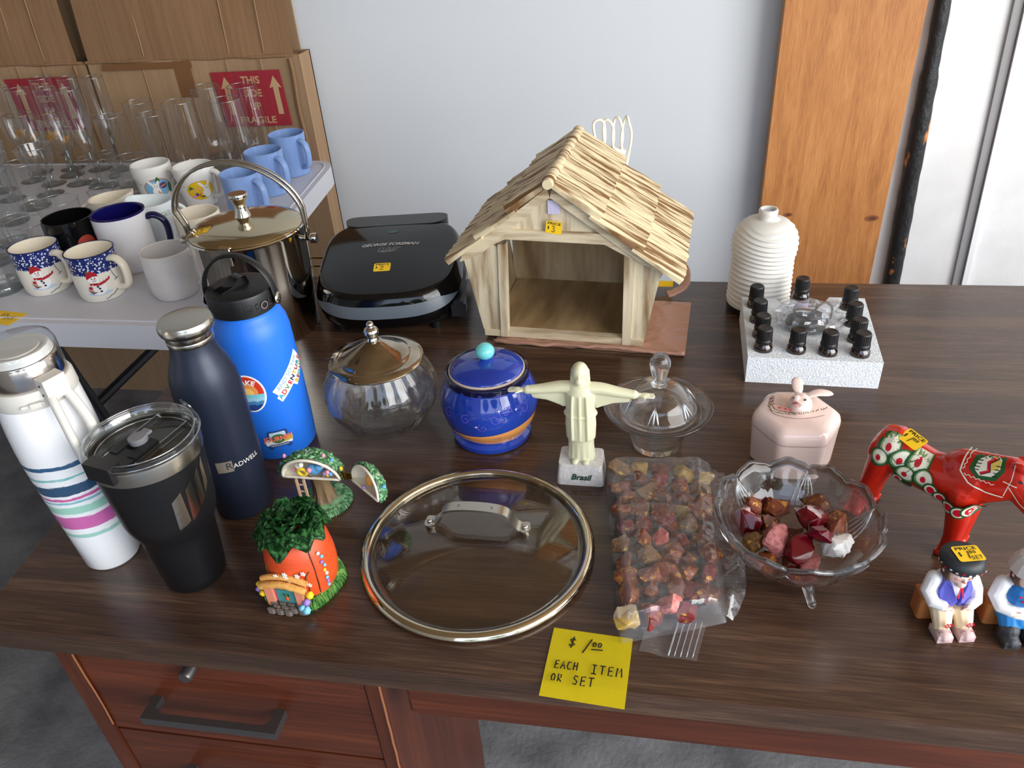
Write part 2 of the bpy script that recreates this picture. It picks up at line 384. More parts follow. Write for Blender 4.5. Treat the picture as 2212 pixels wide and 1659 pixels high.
# ------------------------------------------------------------------ room shell
b = B(); b.box((-3.6, -7.0, -0.1), (4.4, 2.2, 0)); struct('floor', b, M_FLOOR, 'dark grey worn concrete garage floor')
b = B(); b.box((-3.6, 1.985, 0), (0.45, 2.1, 2.7)); struct('wall_back', b, M_WALL, 'white plastered back wall')
b = B(); b.box((0.45, 1.985, 0), (0.742, 2.1, 2.7)); b.box((0.742, 1.985, 0), (4.4, 2.1, 2.7)); struct('wall_back_right', b, M_WALL2, 'white painted board wall right of the post')
b = B(); b.box((-3.7, -1.8, 0), (-3.6, 2.1, 2.7)); struct('wall_left', b, M_WALL)
b = B(); b.box((-3.7, -1.6, 2.6), (4.4, 2.1, 2.75)); struct('ceiling', b, mat('bare_ceiling_boards', rgb(158, 134, 104), .8))
b = B(); b.box((-3.6, -1.75, 0), (-.55, -1.65, 2.7)); struct('sky_blocking_wall', b, M_WALL)  # unseen wall added to narrow the opening, so sky light enters from the right
b = B(); b.box((0, 0, 0), (0.018, 0.010, 2.6)); 
seam = struct('trim_1', b, mat('grey_seam_strip', rgb(150, 148, 148), .55), 'grey upright strip on the white wall'); seam.location = (.794, 1.975, 0); seam.rotation_euler = (0, -0.045, 0)
b = B(); b.box((0, 0, 0), (0.012, 0.018, 2.6)); 
s2 = struct('trim_2', b, mat('white_gloss_paint', rgb(240, 240, 240), .35), 'thin white upright batten beside the grey strip'); s2.location = (.814, 1.967, 0); s2.rotation_euler = (0, -0.045, 0)
# outside, seen only in reflections
M_LEAF = mat('tree_leaves', rgb(44, 66, 24), .7, col2=rgb(90, 120, 50), nscale=3)
b = B(); b.box((-30, -40, -.1), (30, -7.0, -.02)); struct('ground', b, mat('driveway', rgb(150, 148, 142), .9), 'driveway outside the doorway')
for i, (x, y, h, r) in enumerate([(-13, -16, 4.5, 2.6), (-6, -19, 5.5, 2.9), (1, -20, 4.2, 2.4), (8, -18, 5.8, 2.9), (15, -15, 5.0, 2.8)]):
    t = thing('tree', ('%s leafy tree outside the doorway behind the viewer' % ('leftmost', 'second from left', 'middle', 'second from right', 'rightmost')[i]), 'tree', (x, y, 0), 0, 'trees outside the doorway')
    b = B(); b.tube([(0, 0, 0), (.1, 0, h * .6)], .22, 8); part('trunk', b, mat('tree_bark', rgb(70, 55, 42), .9), t)
    b = B(); b.ball((0, 0, h), r, 24, 16, fn=lambda d: 1 + .25 * fbm(d + Vector((i, 0, 0)), 3)); part('crown', b, M_LEAF, t)

# ------------------------------------------------------------------ post, pipe
t = thing('timber_post', 'wide orange-brown fir plank post standing against the white wall', 'post', (.412, 1.93, 0))
b = B(); b.box((-.1435, -.019, 0), (.1435, .019, 2.6)); b.bevel(.002, 2); part('plank', b, M_FIR, t)
a = Art(); KN = mat('dark_knot', rgb(140, 82, 44), .6); KN2 = mat('knot_heart', rgb(98, 52, 32), .6)

for kx, kz, kr in ((.118, .585, .015), (-.078, .594, .010)):
    a = Art(); a.ell(0, 0, kr * 1.1, kr * .55, KN, a=.1); a.ell(kr * .1, 0, kr * .6, kr * .3, KN2, a=.1); a.build('knot', fplane((kx, -.0192, kz), (1, 0, 0), (0, 0, 1)), t)
pass
t = thing('pipe', 'black tar-coated iron pipe with bare rusty patches, right of the post', 'pipe', (.606, 1.9635, 0))
M_TAR = mat('tar_coating', rgb(22, 22, 23), .5, col2=rgb(190, 120, 60), nscale=14, stretch=(1.6, 1.6, .8), lo=.60, hi=.66, detail=8, bump=.8, bscale=60, bdist=.004)
b = B(); pts = []; rs = []
for i in range(140):
    z = i * 2.6 / 139; pts.append((.006 - (min(z, 1.25) - .73) * .036, 0, z)); rs.append(.0165 + (.004 if z < .82 else (.0028 if z < .9 else 0)) + .0012 * fbm((0, 0, z), 22))
b.tube(pts, 0, 20, rs=rs); 
for v in b.bm.verts: v.co += Vector((1, 1, 0)) * (.0012 * fbm(v.co, 45))
part('pipe_body', b, M_TAR, t, smooth=180)

# ------------------------------------------------------------------ cardboard cartons behind the folding table
def carton(x0, x1, label, redx, seed):
    t = thing('cardboard_carton', label, 'carton', (x0, 1.89, 0), 0, 'tall opened cartons against the back wall')
    W = x1 - x0; H = DZ + .277
    b = B()
    b.grid(24, 20, lambda u, v: Vector((u * W, -.004 + .004 * sin(u * 9 + seed) * v, v * H)))
    b.box((W - .004, 0, 0), (W, .07, H)); b.box((0, .065, 0), (W, .07, H)); b.box((-.01, .062, H), (W - .02, .066, H + .42)); b.box((0, 0, 0), (.004, .07, H))
    part('front_panel', b, M_CARD, t, smooth=60)
    b = B()
    fl = [(-.0 + .004, 0), (W - .006, 0), (W - .012 - .012, .42), (.02, .42)]
    b.grid(20, 12, lambda u, v: Vector((.006 + u * (W - .018) + (.012 * v if seed else -.01 * v), -.006 + .05 * v * v + .004 * sin(u * 7 + v * 3 + seed), H + .002 + v * .42)))
    for f in b.bm.faces: f.material_index = 0
    part('top_flap', b, M_CARD2, t, smooth=60)
    b = B()   # vertical creases, raised folds
    for cx in ([.17, .3, .42, .52] if seed else [.2, .34, .46, .60, .7, .82]):
        x = cx * W * (1.6 if seed else 1.0)
        if x > W: continue
        b.tube([(x + .002 * sin(k), -.007, H - .55 + k * .109) for k in range(6)], .0014, 5)
        b.tube([(x + .012 + .002 * sin(k) , -.0075 + .05 * (k / 5) ** 2, H + .01 + k * .08) for k in range(6)], .0014, 5)
    part('crease', b, M_CARD, t, smooth=60)
    b = B(); b.tube([(W * k / 10, -.004 + .003 * sin(k * 2), H + .001 * sin(k * 3)) for k in range(11)], .004, 6); part('fold_edge', b, M_CARD2, t, smooth=60)
    rx = redx - x0; a = Art(); rw, rh = .176, .135
    a.poly([(0, 0), (rw, .002), (rw - .004, rh), (-.012, rh - .002)], M_REDP)
    BG = mat('bare_carton', rgb(186, 152, 112), .85)
    for cx in (.012, rw - .035):
        a.poly([(cx + .006, .030), (cx + .020, .030), (cx + .019, .095), (cx + .028, .093), (cx + .011, .122), (cx - .004, .093), (cx + .005, .095)], BG)
    for k, s_ in enumerate(('THIS', 'SIDE', 'UP')): a.text(s_, rw / 2 + .002, .112 - k * .031, .024, BG, bold=.0006)
    a.text('FRAGILE', rw / 2, .016, .023, BG, sx=1.15, bold=.0005)
    a.build('red_label', fplane((rx, -.0085, DZ + .112), (1, 0, 0), (0, 0, 1)), t, label='red printed panel with up arrows')
    b = B(); b.box((-.0 + W * .42, -.0092, H - .09), (W * .42 + .045, -.0086, H - .002)); b.box((W * .08, -.0094, H - .02), (W * .42 + .05, -.0088, H - .004)); part('packing_tape', b, M_TAPE, t)
    # torn strip
    b = B(); b.grid(3, 10, lambda u, v: Vector((W - .028 + .012 * u + .012 * v * 0 + .002 * sin(v * 9), -.010 - .004 * sin(u * 3), H - .25 + v * .245))); part('torn_strip', b, M_CARD2, t)
carton(-1.418, -.848, 'tall brown carton by the white wall with a full red label', -1.074, 1)
carton(-2.05, -1.43, 'tall brown carton at the left edge behind the stemmed glasses', -1.655, 0)

# ------------------------------------------------------------------ folding table
t = thing('folding_table', 'white plastic folding table crowded with mugs and glasses', 'table', (0, 0, 0))
P = [(-2.55, 1.017), (-.745, 1.013), (-.721, 1.04), (-.786, 1.80), (-.84, 1.862), (-2.55, 1.90)]
def rpoly(P, rad):
    out = []
    for i in range(len(P)):
        p0, p1, p2 = Vector(P[i-1]), Vector(P[i]), Vector(P[(i+1) % len(P)])
        a = p1 + (p0 - p1).normalized() * min(rad, (p0-p1).length * .45); c = p1 + (p2 - p1).normalized() * min(rad, (p2-p1).length * .45)
        for k in range(6):
            q = k / 5; out.append(((1-q)**2 * a + 2*q*(1-q) * p1 + q*q * c)[:])
    return out
P4 = [(-2.55, 1.015), (-.7245, 1.010), (-.793, 1.865), (-2.55, 1.878)]
RP = rpoly(P4, .06)
b = B(); b.prism(RP, TZ - .046, TZ); b.bevel(.004, 3, 50)
part('tabletop', b, M_PLAST, t)
b = B(); q = rpoly([(x + (.014 if x < -1 else -.014), y + (.014 if y < 1.4 else -.014)) for x, y in P4], .055)
b.tube([(x, y, TZ + .0002) for x, y in q], .0022, 6, close=True); part('raised_edge', b, M_PLAST, t)
for x, y in ((-.98, 1.10), (-.98, 1.76), (-2.3, 1.1), (-2.3, 1.76)):
    b = B(); b.tube([(x - .13, y, TZ - .045), (x - .115, y, TZ - .12), (x + .04, y, 0)], .0145, 12); part('leg', b, M_DMET, t)
b = B(); b.tube([(-1.09, 1.1, .5), (-1.09, 1.76, .5)], .01, 8); part('crossbar', b, M_DMET, t)

# ------------------------------------------------------------------ desk
t = thing('desk', 'old wooden desk with dark walnut laminate top and red-brown drawers', 'desk', (0, 0, 0))
b = B(); b.prism([(-.680, .434), (1.45, .434), (1.45, 1.262), (-.738, 1.258)], DZ - .031, DZ - .0022); b.bevel(.0008, 1)
part('top_edge_band', b, M_DESK, t)
b = B(); b.prism([(-.6795, .4345), (1.45, .4345), (1.45, 1.2615), (-.7375, 1.2575)], DZ - .0022, DZ - .0012)
part('edge_seam', b, mat('bare_brown_edge', rgb(122, 72, 54), .5), t, label='thin reddish seam along the top edge')
b = B(); b.prism([(-.680, .434), (1.45, .434), (1.45, 1.262), (-.738, 1.258)], DZ - .0012, DZ)
part('desktop', b, M_DESK, t)
FY = .452
def dbox(name, a, c, m, bev=.0015, par=None, label=None):
    b = B(); b.box(a, c); b.bevel(bev, 2); return part(name, b, m, par or t, label=label)
zt = DZ - .0312
dbox('left_side_panel', (-.622, FY, .0), (-.600, 1.20, zt), M_MAHOZ)
dbox('pedestal_side_panel', (-.268, FY + .0, .0), (-.250, .735, zt), M_MAHOZ)
dbox('pedestal_back', (-.60, .72, .0), (-.268, .735, zt), M_MAHOZ)
dbox('top_rail', (-.600, FY + .004, zt - .018), (-.268, FY + .03, zt), M_MAHO)
M_CHIP = mat('chipped_pale_wood', rgb(134, 82, 48), .7)
for k, (z1, z0) in enumerate(((DZ - .050, DZ - .193), (DZ - .197, DZ - .40), (DZ - .404, DZ - .62))):
    d = dbox('drawer', (-.598, FY + .002, z0), (-.270, FY + .020, z1), M_MAHO)
    zc = (z0 + z1) / 2 - (.0 if k == 0 else -.04)
    b = B(); y = FY
    b.tube(smoothpath([(-.522, y + .004, zc), (-.522, y - .012, zc - .001), (-.519, y - .022, zc - .004), (-.505, y - .026, zc - .006), (-.45, y - .0265, zc - .0065), (-.390, y - .026, zc - .006), (-.376, y - .022, zc - .004), (-.373, y - .012, zc - .001), (-.373, y + .004, zc)], 4), .0062, 4, flat=.8)
    b.bm.free(); b.bm = bmesh.new(); b.prism([(-.526, y + .003), (-.526, y - .0265), (-.369, y - .0265), (-.369, y + .003), (-.380, y + .003), (-.380, y - .012), (-.384, y - .0165), (-.393, y - .0185), (-.502, y - .0185), (-.511, y - .0165), (-.515, y - .012), (-.515, y + .003)], zc - .010, zc + .001); b.bevel(.0012, 2, 40)
    part('handle', b, M_ZINC, d, smooth=40, label='dark metal bar pull')
b = B(); b.lathe([(0, 0), (.0052, 0), (.0075, .001), (.0075, .016), (.0062, .0185), (0, .0185)], 24, M=Matrix.Translation((-.462, FY + .006, DZ - .062)) @ Matrix.Rotation(pi / 2, 4, 'X'))
part('lock', b, M_ZINC, t, label='round metal drawer lock')
b = B(); b.tube([(-.599 + .001 * sin(k * 5), FY - .0002, zt - .004 - k * .03) for k in range(6)], .0012, 4); part('chipped_edge', b, M_CHIP, t)
b = B(); b.tube([(-.2525 + .0012 * sin(k * 3.1), FY - .0002, zt - .004 - k * .02) for k in range(20)], .0016, 4); part('chipped_edge', b, M_CHIP, t)
dbox('kneehole_apron', (-.226, FY + .004, DZ - .099), (1.2, FY + .022, zt), M_MAHO)
dbox('pencil_drawer', (-.222, FY + .001, DZ - .0975), (1.15, FY + .0038, DZ - .0385), M_MAHO, .0008)
dbox('right_side_panel', (1.2, FY, .0), (1.42, 1.20, zt), M_MAHOZ)

# ------------------------------------------------------------------ mugs
def handle_pts(R, zt_, zb, out):
    return smoothpath([(R - .003, 0, zt_), (R + out * .45, 0, zt_ + .001), (R + out * .92, 0, zt_ - (zt_-zb) * .18), (R + out, 0, (zt_+zb)/2), (R + out * .85, 0, zb + (zt_-zb)*.15), (R + out*.4, 0, zb + .001), (R - .003, 0, zb)], 5)
def mug(name, label, x, y, R, H, ang, mo, mi=None, hm=None, prof=None, group=None, hr=.0052, out=.026, cat='mug', flat=1.5):
    t = thing(name, label, cat, (x, y, TZ), ang, group)
    pr = prof or [(R * .80, 0), (R * .86, .001), (R * .97, .012), (R, .03), (R, H - .004), (R * .99, H)]
    th = .0035
    inner = [(max(r - th, .002), max(z, .005)) for r, z in pr[::-1]]
    b = B(); b.lathe([(0, 0)] + pr + [(pr[-1][0] - th * .5, H + .0012)], 48); part('body', b, mo, t)
    b = B(); b.lathe([(pr[-1][0] - th * .5, H + .0012)] + inner + [(0, .005)], 48); part('inside', b, mi or mo, t, fixn=False)
    b = B(); zt_, zb = H * .86, H * .22
    rf = interp(pr); P = handle_pts(rf(H * .5), zt_, zb, out); b.tube(P, hr, 10, flat=flat, up=(0, 1, 0)); part('handle', b, hm or mo, t, smooth=180)
    return t, rf
def fm(h, s): return h
# spongeware snowman mugs
def sponge():
    if 'sponge_blue_glaze' in MATS: return MATS['sponge_blue_glaze']
    m = bpy.data.materials.new('sponge_blue_glaze'); m.use_nodes = True; t = m.node_tree; L = t.links.new; p = t.nodes['Principled BSDF']; p.inputs['Roughness'].default_value = .14
    tc = N(t, 'ShaderNodeTexCoord'); v = N(t, 'ShaderNodeTexVoronoi'); v.inputs['Scale'].default_value = 230; v.inputs['Randomness'].default_value = .9; L(tc.outputs['Object'], v.inputs['Vector'])
    r = N(t, 'ShaderNodeValToRGB'); e = r.color_ramp.elements; e[0].position = .30; e[0].color = rgb(225, 228, 235); e[1].position = .42; e[1].color = rgb(28, 44, 110); L(v.outputs['Distance'], r.inputs[0])
    sz = N(t, 'ShaderNodeSeparateXYZ'); L(tc.outputs['Object'], sz.inputs[0]); n = N(t, 'ShaderNodeTexNoise'); n.inputs['Scale'].default_value = 90; L(tc.outputs['Object'], n.inputs['Vector'])
    ad = N(t, 'ShaderNodeMath', operation='MULTIPLY_ADD'); ad.inputs[1].default_value = .010; L(n.outputs[0], ad.inputs[0]); L(sz.outputs['Z'], ad.inputs[2])
    g = N(t, 'ShaderNodeMath', operation='GREATER_THAN'); g.inputs[1].default_value = .058; L(ad.outputs[0], g.inputs[0])
    mx = N(t, 'ShaderNodeMix', data_type='RGBA'); mx.inputs[6].default_value = rgb(236, 230, 216); L(g.outputs[0], mx.inputs[0]); L(r.outputs[0], mx.inputs[7]); L(mx.outputs[2], p.inputs['Base Color'])
    MATS['sponge_blue_glaze'] = m; return m
M_RIMB = mat('navy_rim_glaze', rgb(24, 32, 84), .15)
INKB = mat('navy_brush_line', rgb(30, 38, 80), .3); RED = mat('red_print', rgb(176, 30, 40), .3); WHT = mat('white_print', rgb(244, 242, 238), .3); BLK = mat('black_print', rgb(40, 34, 34), .3)
LBL = mat('pale_blue_print', rgb(190, 206, 226), .3); BRN = mat('brown_print', rgb(120, 84, 60), .3); GRN = mat('green_print', rgb(60, 110, 60), .3); ORG = mat('orange_print', rgb(222, 120, 40), .3)
def snowman(t, R, th):
    a = Art()
    a.ell(.001, -.018, .021, .004, LBL); a.ell(0, -.008, .0145, .0125, WHT); a.ell(-.001, -.009, .013, .011, WHT); a.ell(-.003, .010, .009, .0085, WHT)
    a.poly([(-.013, .010), (-.012, .020), (-.005, .025), (.003, .022), (.007, .014), (-.002, .015)], RED); a.ell(-.009, .0235, .0025, .002, BRN)
    a.poly([(-.010, .003), (.006, .002), (.016, .005), (.024, .009), (.023, .004), (.014, -.0005), (.005, -.003), (-.010, -.001)], RED)
    for x in (.004, .009, .014, .019): a.stroke([(x, .001 + (x - .004) * .3), (x + .001, .006 + (x-.004) * .3)], .0014, WHT)
    a.stroke([(-.012, .001), (-.011, -.003)], .0012, WHT); a.stroke([(-.006, .001), (-.006, -.003)], .0012, WHT)
    for x, y in ((.001, .012), (-.004, .0115)): a.ell(x, y, .0009, .0011, BLK)
    a.poly([(-.002, .0105), (.004, .0098), (-.002, .0088)], ORG); a.stroke([(-.004, .0075), (-.001, .0062), (.002, .0075)], .0007, BLK)
    for x, y in ((.001, -.004), (.003, -.008), (.004, -.0135)): a.ell(x, y, .0018, .0018, BLK)
    a.poly([(-.016, -.006), (-.008, -.013), (-.001, -.014), (-.010, -.017)], BRN); a.ell(-.010, -.005, .003, .003, RED); a.stroke([(-.010, -.006), (-.007, -.012)], .0012, RED)
    a.stroke([(.028, .024), (.030, .012), (.034, .000), (.029, -.001), (.038, .002)], .0009, INKB)
    a.stroke([(.006, -.030), (.013, -.028), (.016, -.025), (.022, -.024), (.026, -.020), (.031, -.017)], .0010, INKB)
    a.build('snowman_print', fcyl(R, th, .036), t, cut=.004, label='snowman in red hat and striped scarf')
for nm, lb, x, y, dr in (('mug', 'snowman mug with speckled blue band, left of the pair at the table edge', -1.087, 1.140, 0), ('mug', 'snowman mug with speckled blue band, right of the pair, handle in full view', -.963, 1.122, 0)):
    t, rf = mug(nm, lb, x, y, .0415, .084, radians(-8), sponge(), M_CREAM, M_CREAM, prof=[(.034, 0), (.0365, .001), (.040, .010), (.041, .03), (.0405, .075), (.0415, .084)], group='snowman mugs', out=.026, hr=.0055)
    snowman(t, rf, radians(-52)); b = B(); b.lathe([(.0418, .0838), (.0418, .0856), (.0398, .0858), (.0392, .0846)], 48); part('rim_line', b, M_RIMB, t)
t, rf = mug('mug', 'plain scuffed white mug between the snowman mugs and the ice bucket', -.824, 1.132, .0435, .082, radians(12), mat('scuffed_white_glaze', rgb(214, 208, 202), .25, col2=rgb(222, 217, 212), nscale=30), group=None, hr=.0055, out=.022)
t, rf = mug('mug', 'tall white mug with navy blue inside and navy handle', -.972, 1.238, .048, .108, radians(22), mat('white_glaze', rgb(226, 224, 226), .18), mat('navy_glaze', rgb(20, 18, 86), .12), mat('navy_handle_glaze', rgb(16, 16, 62), .12), out=.030, hr=.006)
b = B(); b.lathe([(.0482, .107), (.0482, .1098), (.0455, .1100), (.044, .107)], 48); part('rim_line', b, MATS['navy_glaze'], t)
t, rf = mug('mug', 'black mug with a red circle and blue square on its side', -1.070, 1.226, .0465, .104, radians(60), mat('black_glaze', rgb(12, 12, 13), .12), out=.028, hr=.006)
a = Art(); a.ell(0, 0, .017, .017, mat('dull_red_print', rgb(176, 66, 52), .4)); a.rrect(.026, .014, .013, .012, .001, mat('blue_print', rgb(48, 104, 140), .4)); a.build('round_print', fcyl(rf, radians(-28 - 60), .060), t, cut=.005)
M_PERI = mat('periwinkle_glaze', rgb(134, 164, 214), .28, col2=rgb(120, 148, 200), nscale=25, stretch=(3, 3, .4), lo=.45, hi=.75)
for lb, x, y, a_ in (('periwinkle blue mug standing at the far corner of the folding table', -.868, 1.772, -25), ('middle one of the three periwinkle blue mugs', -.868, 1.640, -25), ('periwinkle blue mug nearest the ice bucket, half hidden by its handle', -.853, 1.492, -25)):
    mug('mug', lb, x, y, .0435, .096, radians(a_), M_PERI, group='periwinkle blue mugs', out=.024, hr=.0055, prof=[(.037, 0), (.040, .001), (.041, .01), (.041, .06), (.0435, .096)])
def bunny(t, R, th, bg, yel):
    a = Art(); BG = mat('oval_' + ('yellow' if yel else 'blue'), bg, .3)
    a.ell(0, 0, .030, .0215, ORG if not yel else mat('gold_print', rgb(230, 170, 30), .3), n=32); a.ell(0, 0, .0285, .020, BG, n=32)
    bx = -.004 if not yel else .012
    a.ell(bx, -.008, .009, .010, WHT); a.ell(bx, .004, .007, .006, WHT); a.ell(bx - .009, .012, .003, .009, WHT, a=.7); a.ell(bx + .006, .014, .003, .009, WHT, a=-.3)
    a.ell(bx - .002, .005, .0008, .0012, BLK); a.ell(bx + .003, .005, .0008, .0012, BLK); a.ell(bx + .0005, .002, .001, .0007, RED)
    PUR = mat('purple_print', rgb(104, 60, 120), .3); PNK = mat('pink_print', rgb(230, 150, 190), .3)
    if yel:
        a.stroke([(-.014, -.008), (-.012, .004), (-.006, .008), (-.001, .002), (0, -.008)], .0016, PNK); a.ell(-.010, -.008, .003, .004, PUR); a.ell(-.004, -.010, .003, .004, ORG); a.ell(-.016, -.012, .004, .003, PNK); a.ell(.002, -.014, .005, .002, GRN)
        a.ell(-.020, .006, .005, .0018, GRN, a=.6); a.ell(-.018, .008, .005, .0018, GRN, a=-.6)
    else:
        a.ell(.012, .004, .008, .007, PUR); a.stroke([(.006, .002), (.018, .006)], .002, mat('gold_print2', rgb(230, 190, 60), .3)); a.ell(.004, .020, .002, .006, GRN, a=.4); a.ell(.001, .020, .002, .006, GRN, a=-.4)
        a.ell(.001, -.012, .0015, .006, ORG, a=.3); a.ell(-.010, -.014, .004, .002, BRN); a.ell(.026, -.004, .004, .012, GRN); a.ell(-.006, .012, .0016, .0016, WHT)
    a.stroke([(-.06, .012), (-.045, .014), (-.03, .010)], .0008, INKB if not yel else ORG); a.stroke([(.03, .010), (.045, .015), (.06, .018)], .0008, INKB if not yel else ORG)
    a.build('bunny_print', fcyl(R, th, .042), t, cut=.005, label='rabbit in a coloured oval')
BP = [(.031, 0), (.034, .002), (.0385, .03), (.0415, .060), (.0440, .066), (.0445, .082), (.0435, .088)]
t, rf = mug('mug', 'white mug with a rabbit in a blue oval, beside the straight tumbler', -1.118, 1.583, .044, .088, radians(-5), M_CER, prof=BP, group='rabbit picture mugs'); bunny(t, rf, radians(-52 + 5), rgb(126, 180, 214), False)
t, rf = mug('mug', 'white mug with a rabbit in a yellow oval, behind the bucket handle', -1.004, 1.566, .044, .088, radians(-5), M_CER, prof=BP, group='rabbit picture mugs'); bunny(t, rf, radians(-52 + 5), rgb(236, 196, 30), True)
# gravy boat, creamer, cream mug
def spouted(name, label, cat, x, y, R, H, ang, m, sx=1.35, handle=True, prof=None):
    t = thing(name, label, cat, (x, y, TZ), ang)
    def fn(r, z, a, j):
        k = z / H; e = 1 + (sx - 1) * k * (0.5 + 0.5 * cos(a)) ** 4; return r * e, z + .010 * k * (0.5 + .5 * cos(a)) ** 5
    pr = prof or [(R * .6, 0), (R * .66, .002), (R * .62, .008), (R * .9, H * .4), (R, H * .75), (R * 1.04, H)]
    b = B(); b.lathe([(0, 0)] + pr + [(r - .003, max(z, .006)) for r, z in pr[::-1]] + [(0, .006)], 48, fn=fn); part('body', b, m, t)
    if handle:
        b = B(); b.tube([(-p[0], p[1], p[2]) for p in handle_pts(R * .95, H * .85, H * .3, .024)], .004, 8, up=(0, 1, 0)); part('handle', b, m, t, smooth=180)
    return t
spouted('sauce_boat', 'cream glazed sauce boat behind the black mug', 'sauce boat', -1.112, 1.405, .038, .075, radians(15), M_CREAM, 1.35, True)
t = spouted('creamer', 'white creamer with tiny green sprigs under the rim', 'creamer', -.975, 1.350, .038, .088, radians(195), mat('blue_white_glaze', rgb(222, 230, 230), .15), 1.3, True)
a = Art(); SPR = mat('sprig_print', rgb(110, 116, 88), .5); random.seed(3)
for k in range(70): a.ell(U(-.05, .05), U(-.004, .005), U(.0007, .0016), .0008, SPR, n=6, a=U(0, 3))
a.build('sprig_border', fcyl(interp([(.0245, 0), (.034, .035), (.038, .066), (.0395, .088)]), radians(-50 - 195), .068), t, cut=.006, base=.0008)
mug('mug', 'cream mug half hidden behind the left side of the ice bucket', -.842, 1.282, .042, .090, radians(100), M_CREAM)

# ------------------------------------------------------------------ glassware
def glass(name, label, x, y, prof, z0=TZ, group=None, cat='glass', base=None, seg=32, extra=None, fn=None, rim_m=None, wall=None):
    """prof: outer wall from the bottom up; base: list of solid foot/stem profile"""
    t = thing(name, label, cat, (x, y, z0), U(0, 6), group)
    b = B(); b.lathe(prof, seg, fn=fn); part('bowl', b, wall or M_THIN, t, smooth=180)
    r, z = prof[-1]; b = B(); b.tube([(r * cos(a), r * sin(a), z) for a in [2 * pi * i / 32 for i in range(32)]], .0009, 6, close=True); part('rim', b, rim_m or M_RIM, t, smooth=180)
    if base: b = B(); b.lathe(base, 24); part('base', b, M_BASE, t, smooth=60)
    return t
rows = {'F1': (-1.512, 1.820), 'F2': (-1.429, 1.814), 'F3': (-1.361, 1.810), 'F4': (-1.484, 1.702), 'F5': (-1.414, 1.704), 'F6': (-1.340, 1.686), 'F7': (-1.562, 1.728), 'F8': (-1.520, 1.596)}
fl = {'F1': 'tall clear flute in the back row, left one of three', 'F2': 'tall clear flute in the back row, middle one of three', 'F3': 'tall clear flute in the back row, standing in front of the carton gap',
      'F4': 'tall clear flute in the front row above the left gold-leaf goblet', 'F5': 'tall clear flute in the front row above the right gold-leaf goblet', 'F6': 'tall clear flute at the right end of the front row, stem in view',
      'F7': 'tall clear flute behind the others at the left edge of the picture', 'F8': 'clear flute cut off by the left edge of the picture'}
FP = [(.003, .075), (.008, .082), (.0165, .100), (.0225, .125), (.0262, .155), (.0268, .185), (.0262, .230)]
FB = [(0, 0), (.029, 0), (.030, .0012), (.012, .004), (.0045, .010), (.0032, .03), (.0036, .06), (.0075, .076), (.009, .082), (0, .088)]
for k, (x, y) in rows.items(): glass('champagne_flute', fl[k], x, y, FP, group='tall flutes', base=FB)
GP = [(.004, .055), (.018, .060), (.032, .075), (.0385, .095), (.0390, .110), (.0365, .135), (.0355, .150)]
GB = [(0, 0), (.030, 0), (.031, .0015), (.012, .004), (.005, .010), (.0042, .03), (.006, .05), (.011, .056), (0, .058)]
M_GOLD = mat('gold_leaf_print', rgb(190, 140, 66), .35, .3, col2=rgb(150, 104, 46), nscale=200)
M_GRIM = mat('gold_rim', rgb(210, 170, 90), .2, 1.0)
def maple(s):
    P = [(0, -1), (.08, -.35), (.55, -.5), (.42, -.2), (.95, .05), (.75, .2), (.82, .5), (.4, .38), (.25, .55), (0, 1)]
    return [(x * s, y * s) for x, y in P] + [(-x * s, y * s) for x, y in P[::-1][1:-1]]
for k, (x, y, lb) in enumerate(((-1.590, 1.795, 'gold-rimmed goblet with gold leaf print, at the left edge'), (-1.478, 1.768, 'gold-rimmed goblet with gold leaf print, right one of the pair'))):
    t = glass('goblet', lb, x, y, GP, group='gold-leaf goblets', base=GB, rim_m=M_GRIM); t.rotation_euler = (0, 0, 0)
    for th, s_, z in ((-66, .019, .110), (-24, .016, .096)):
        a = Art(); a.poly([(p * cos(.4) - q * sin(.4), p * sin(.4) + q * cos(.4)) for p, q in maple(s_)], M_GOLD); a.build('leaf_print', fcyl(interp(GP), radians(th), z), t, cut=.005)
# cut-stem wine goblets
WP = [(.003, .045), (.010, .048), (.024, .060), (.034, .080), (.040, .100), (.0425, .116)]
WB = [(0, 0), (.031, 0), (.032, .0014), (.014, .004), (.006, .010), (.0045, .02), (.007, .032), (.005, .040), (.009, .047), (0, .049)]
rib = lambda r, z, a, j: (r * (1 + .02 * cos(12 * a)), z)
glass('wine_glass', 'ribbed clear wine glass in front of the gold-leaf goblets', -1.442, 1.630, WP, group='ribbed wine glasses', base=WB, fn=rib, seg=72)
glass('wine_glass', 'ribbed clear wine glass cut by the left edge of the picture', -1.592, 1.652, WP, group='ribbed wine glasses', base=WB, fn=rib, seg=72)
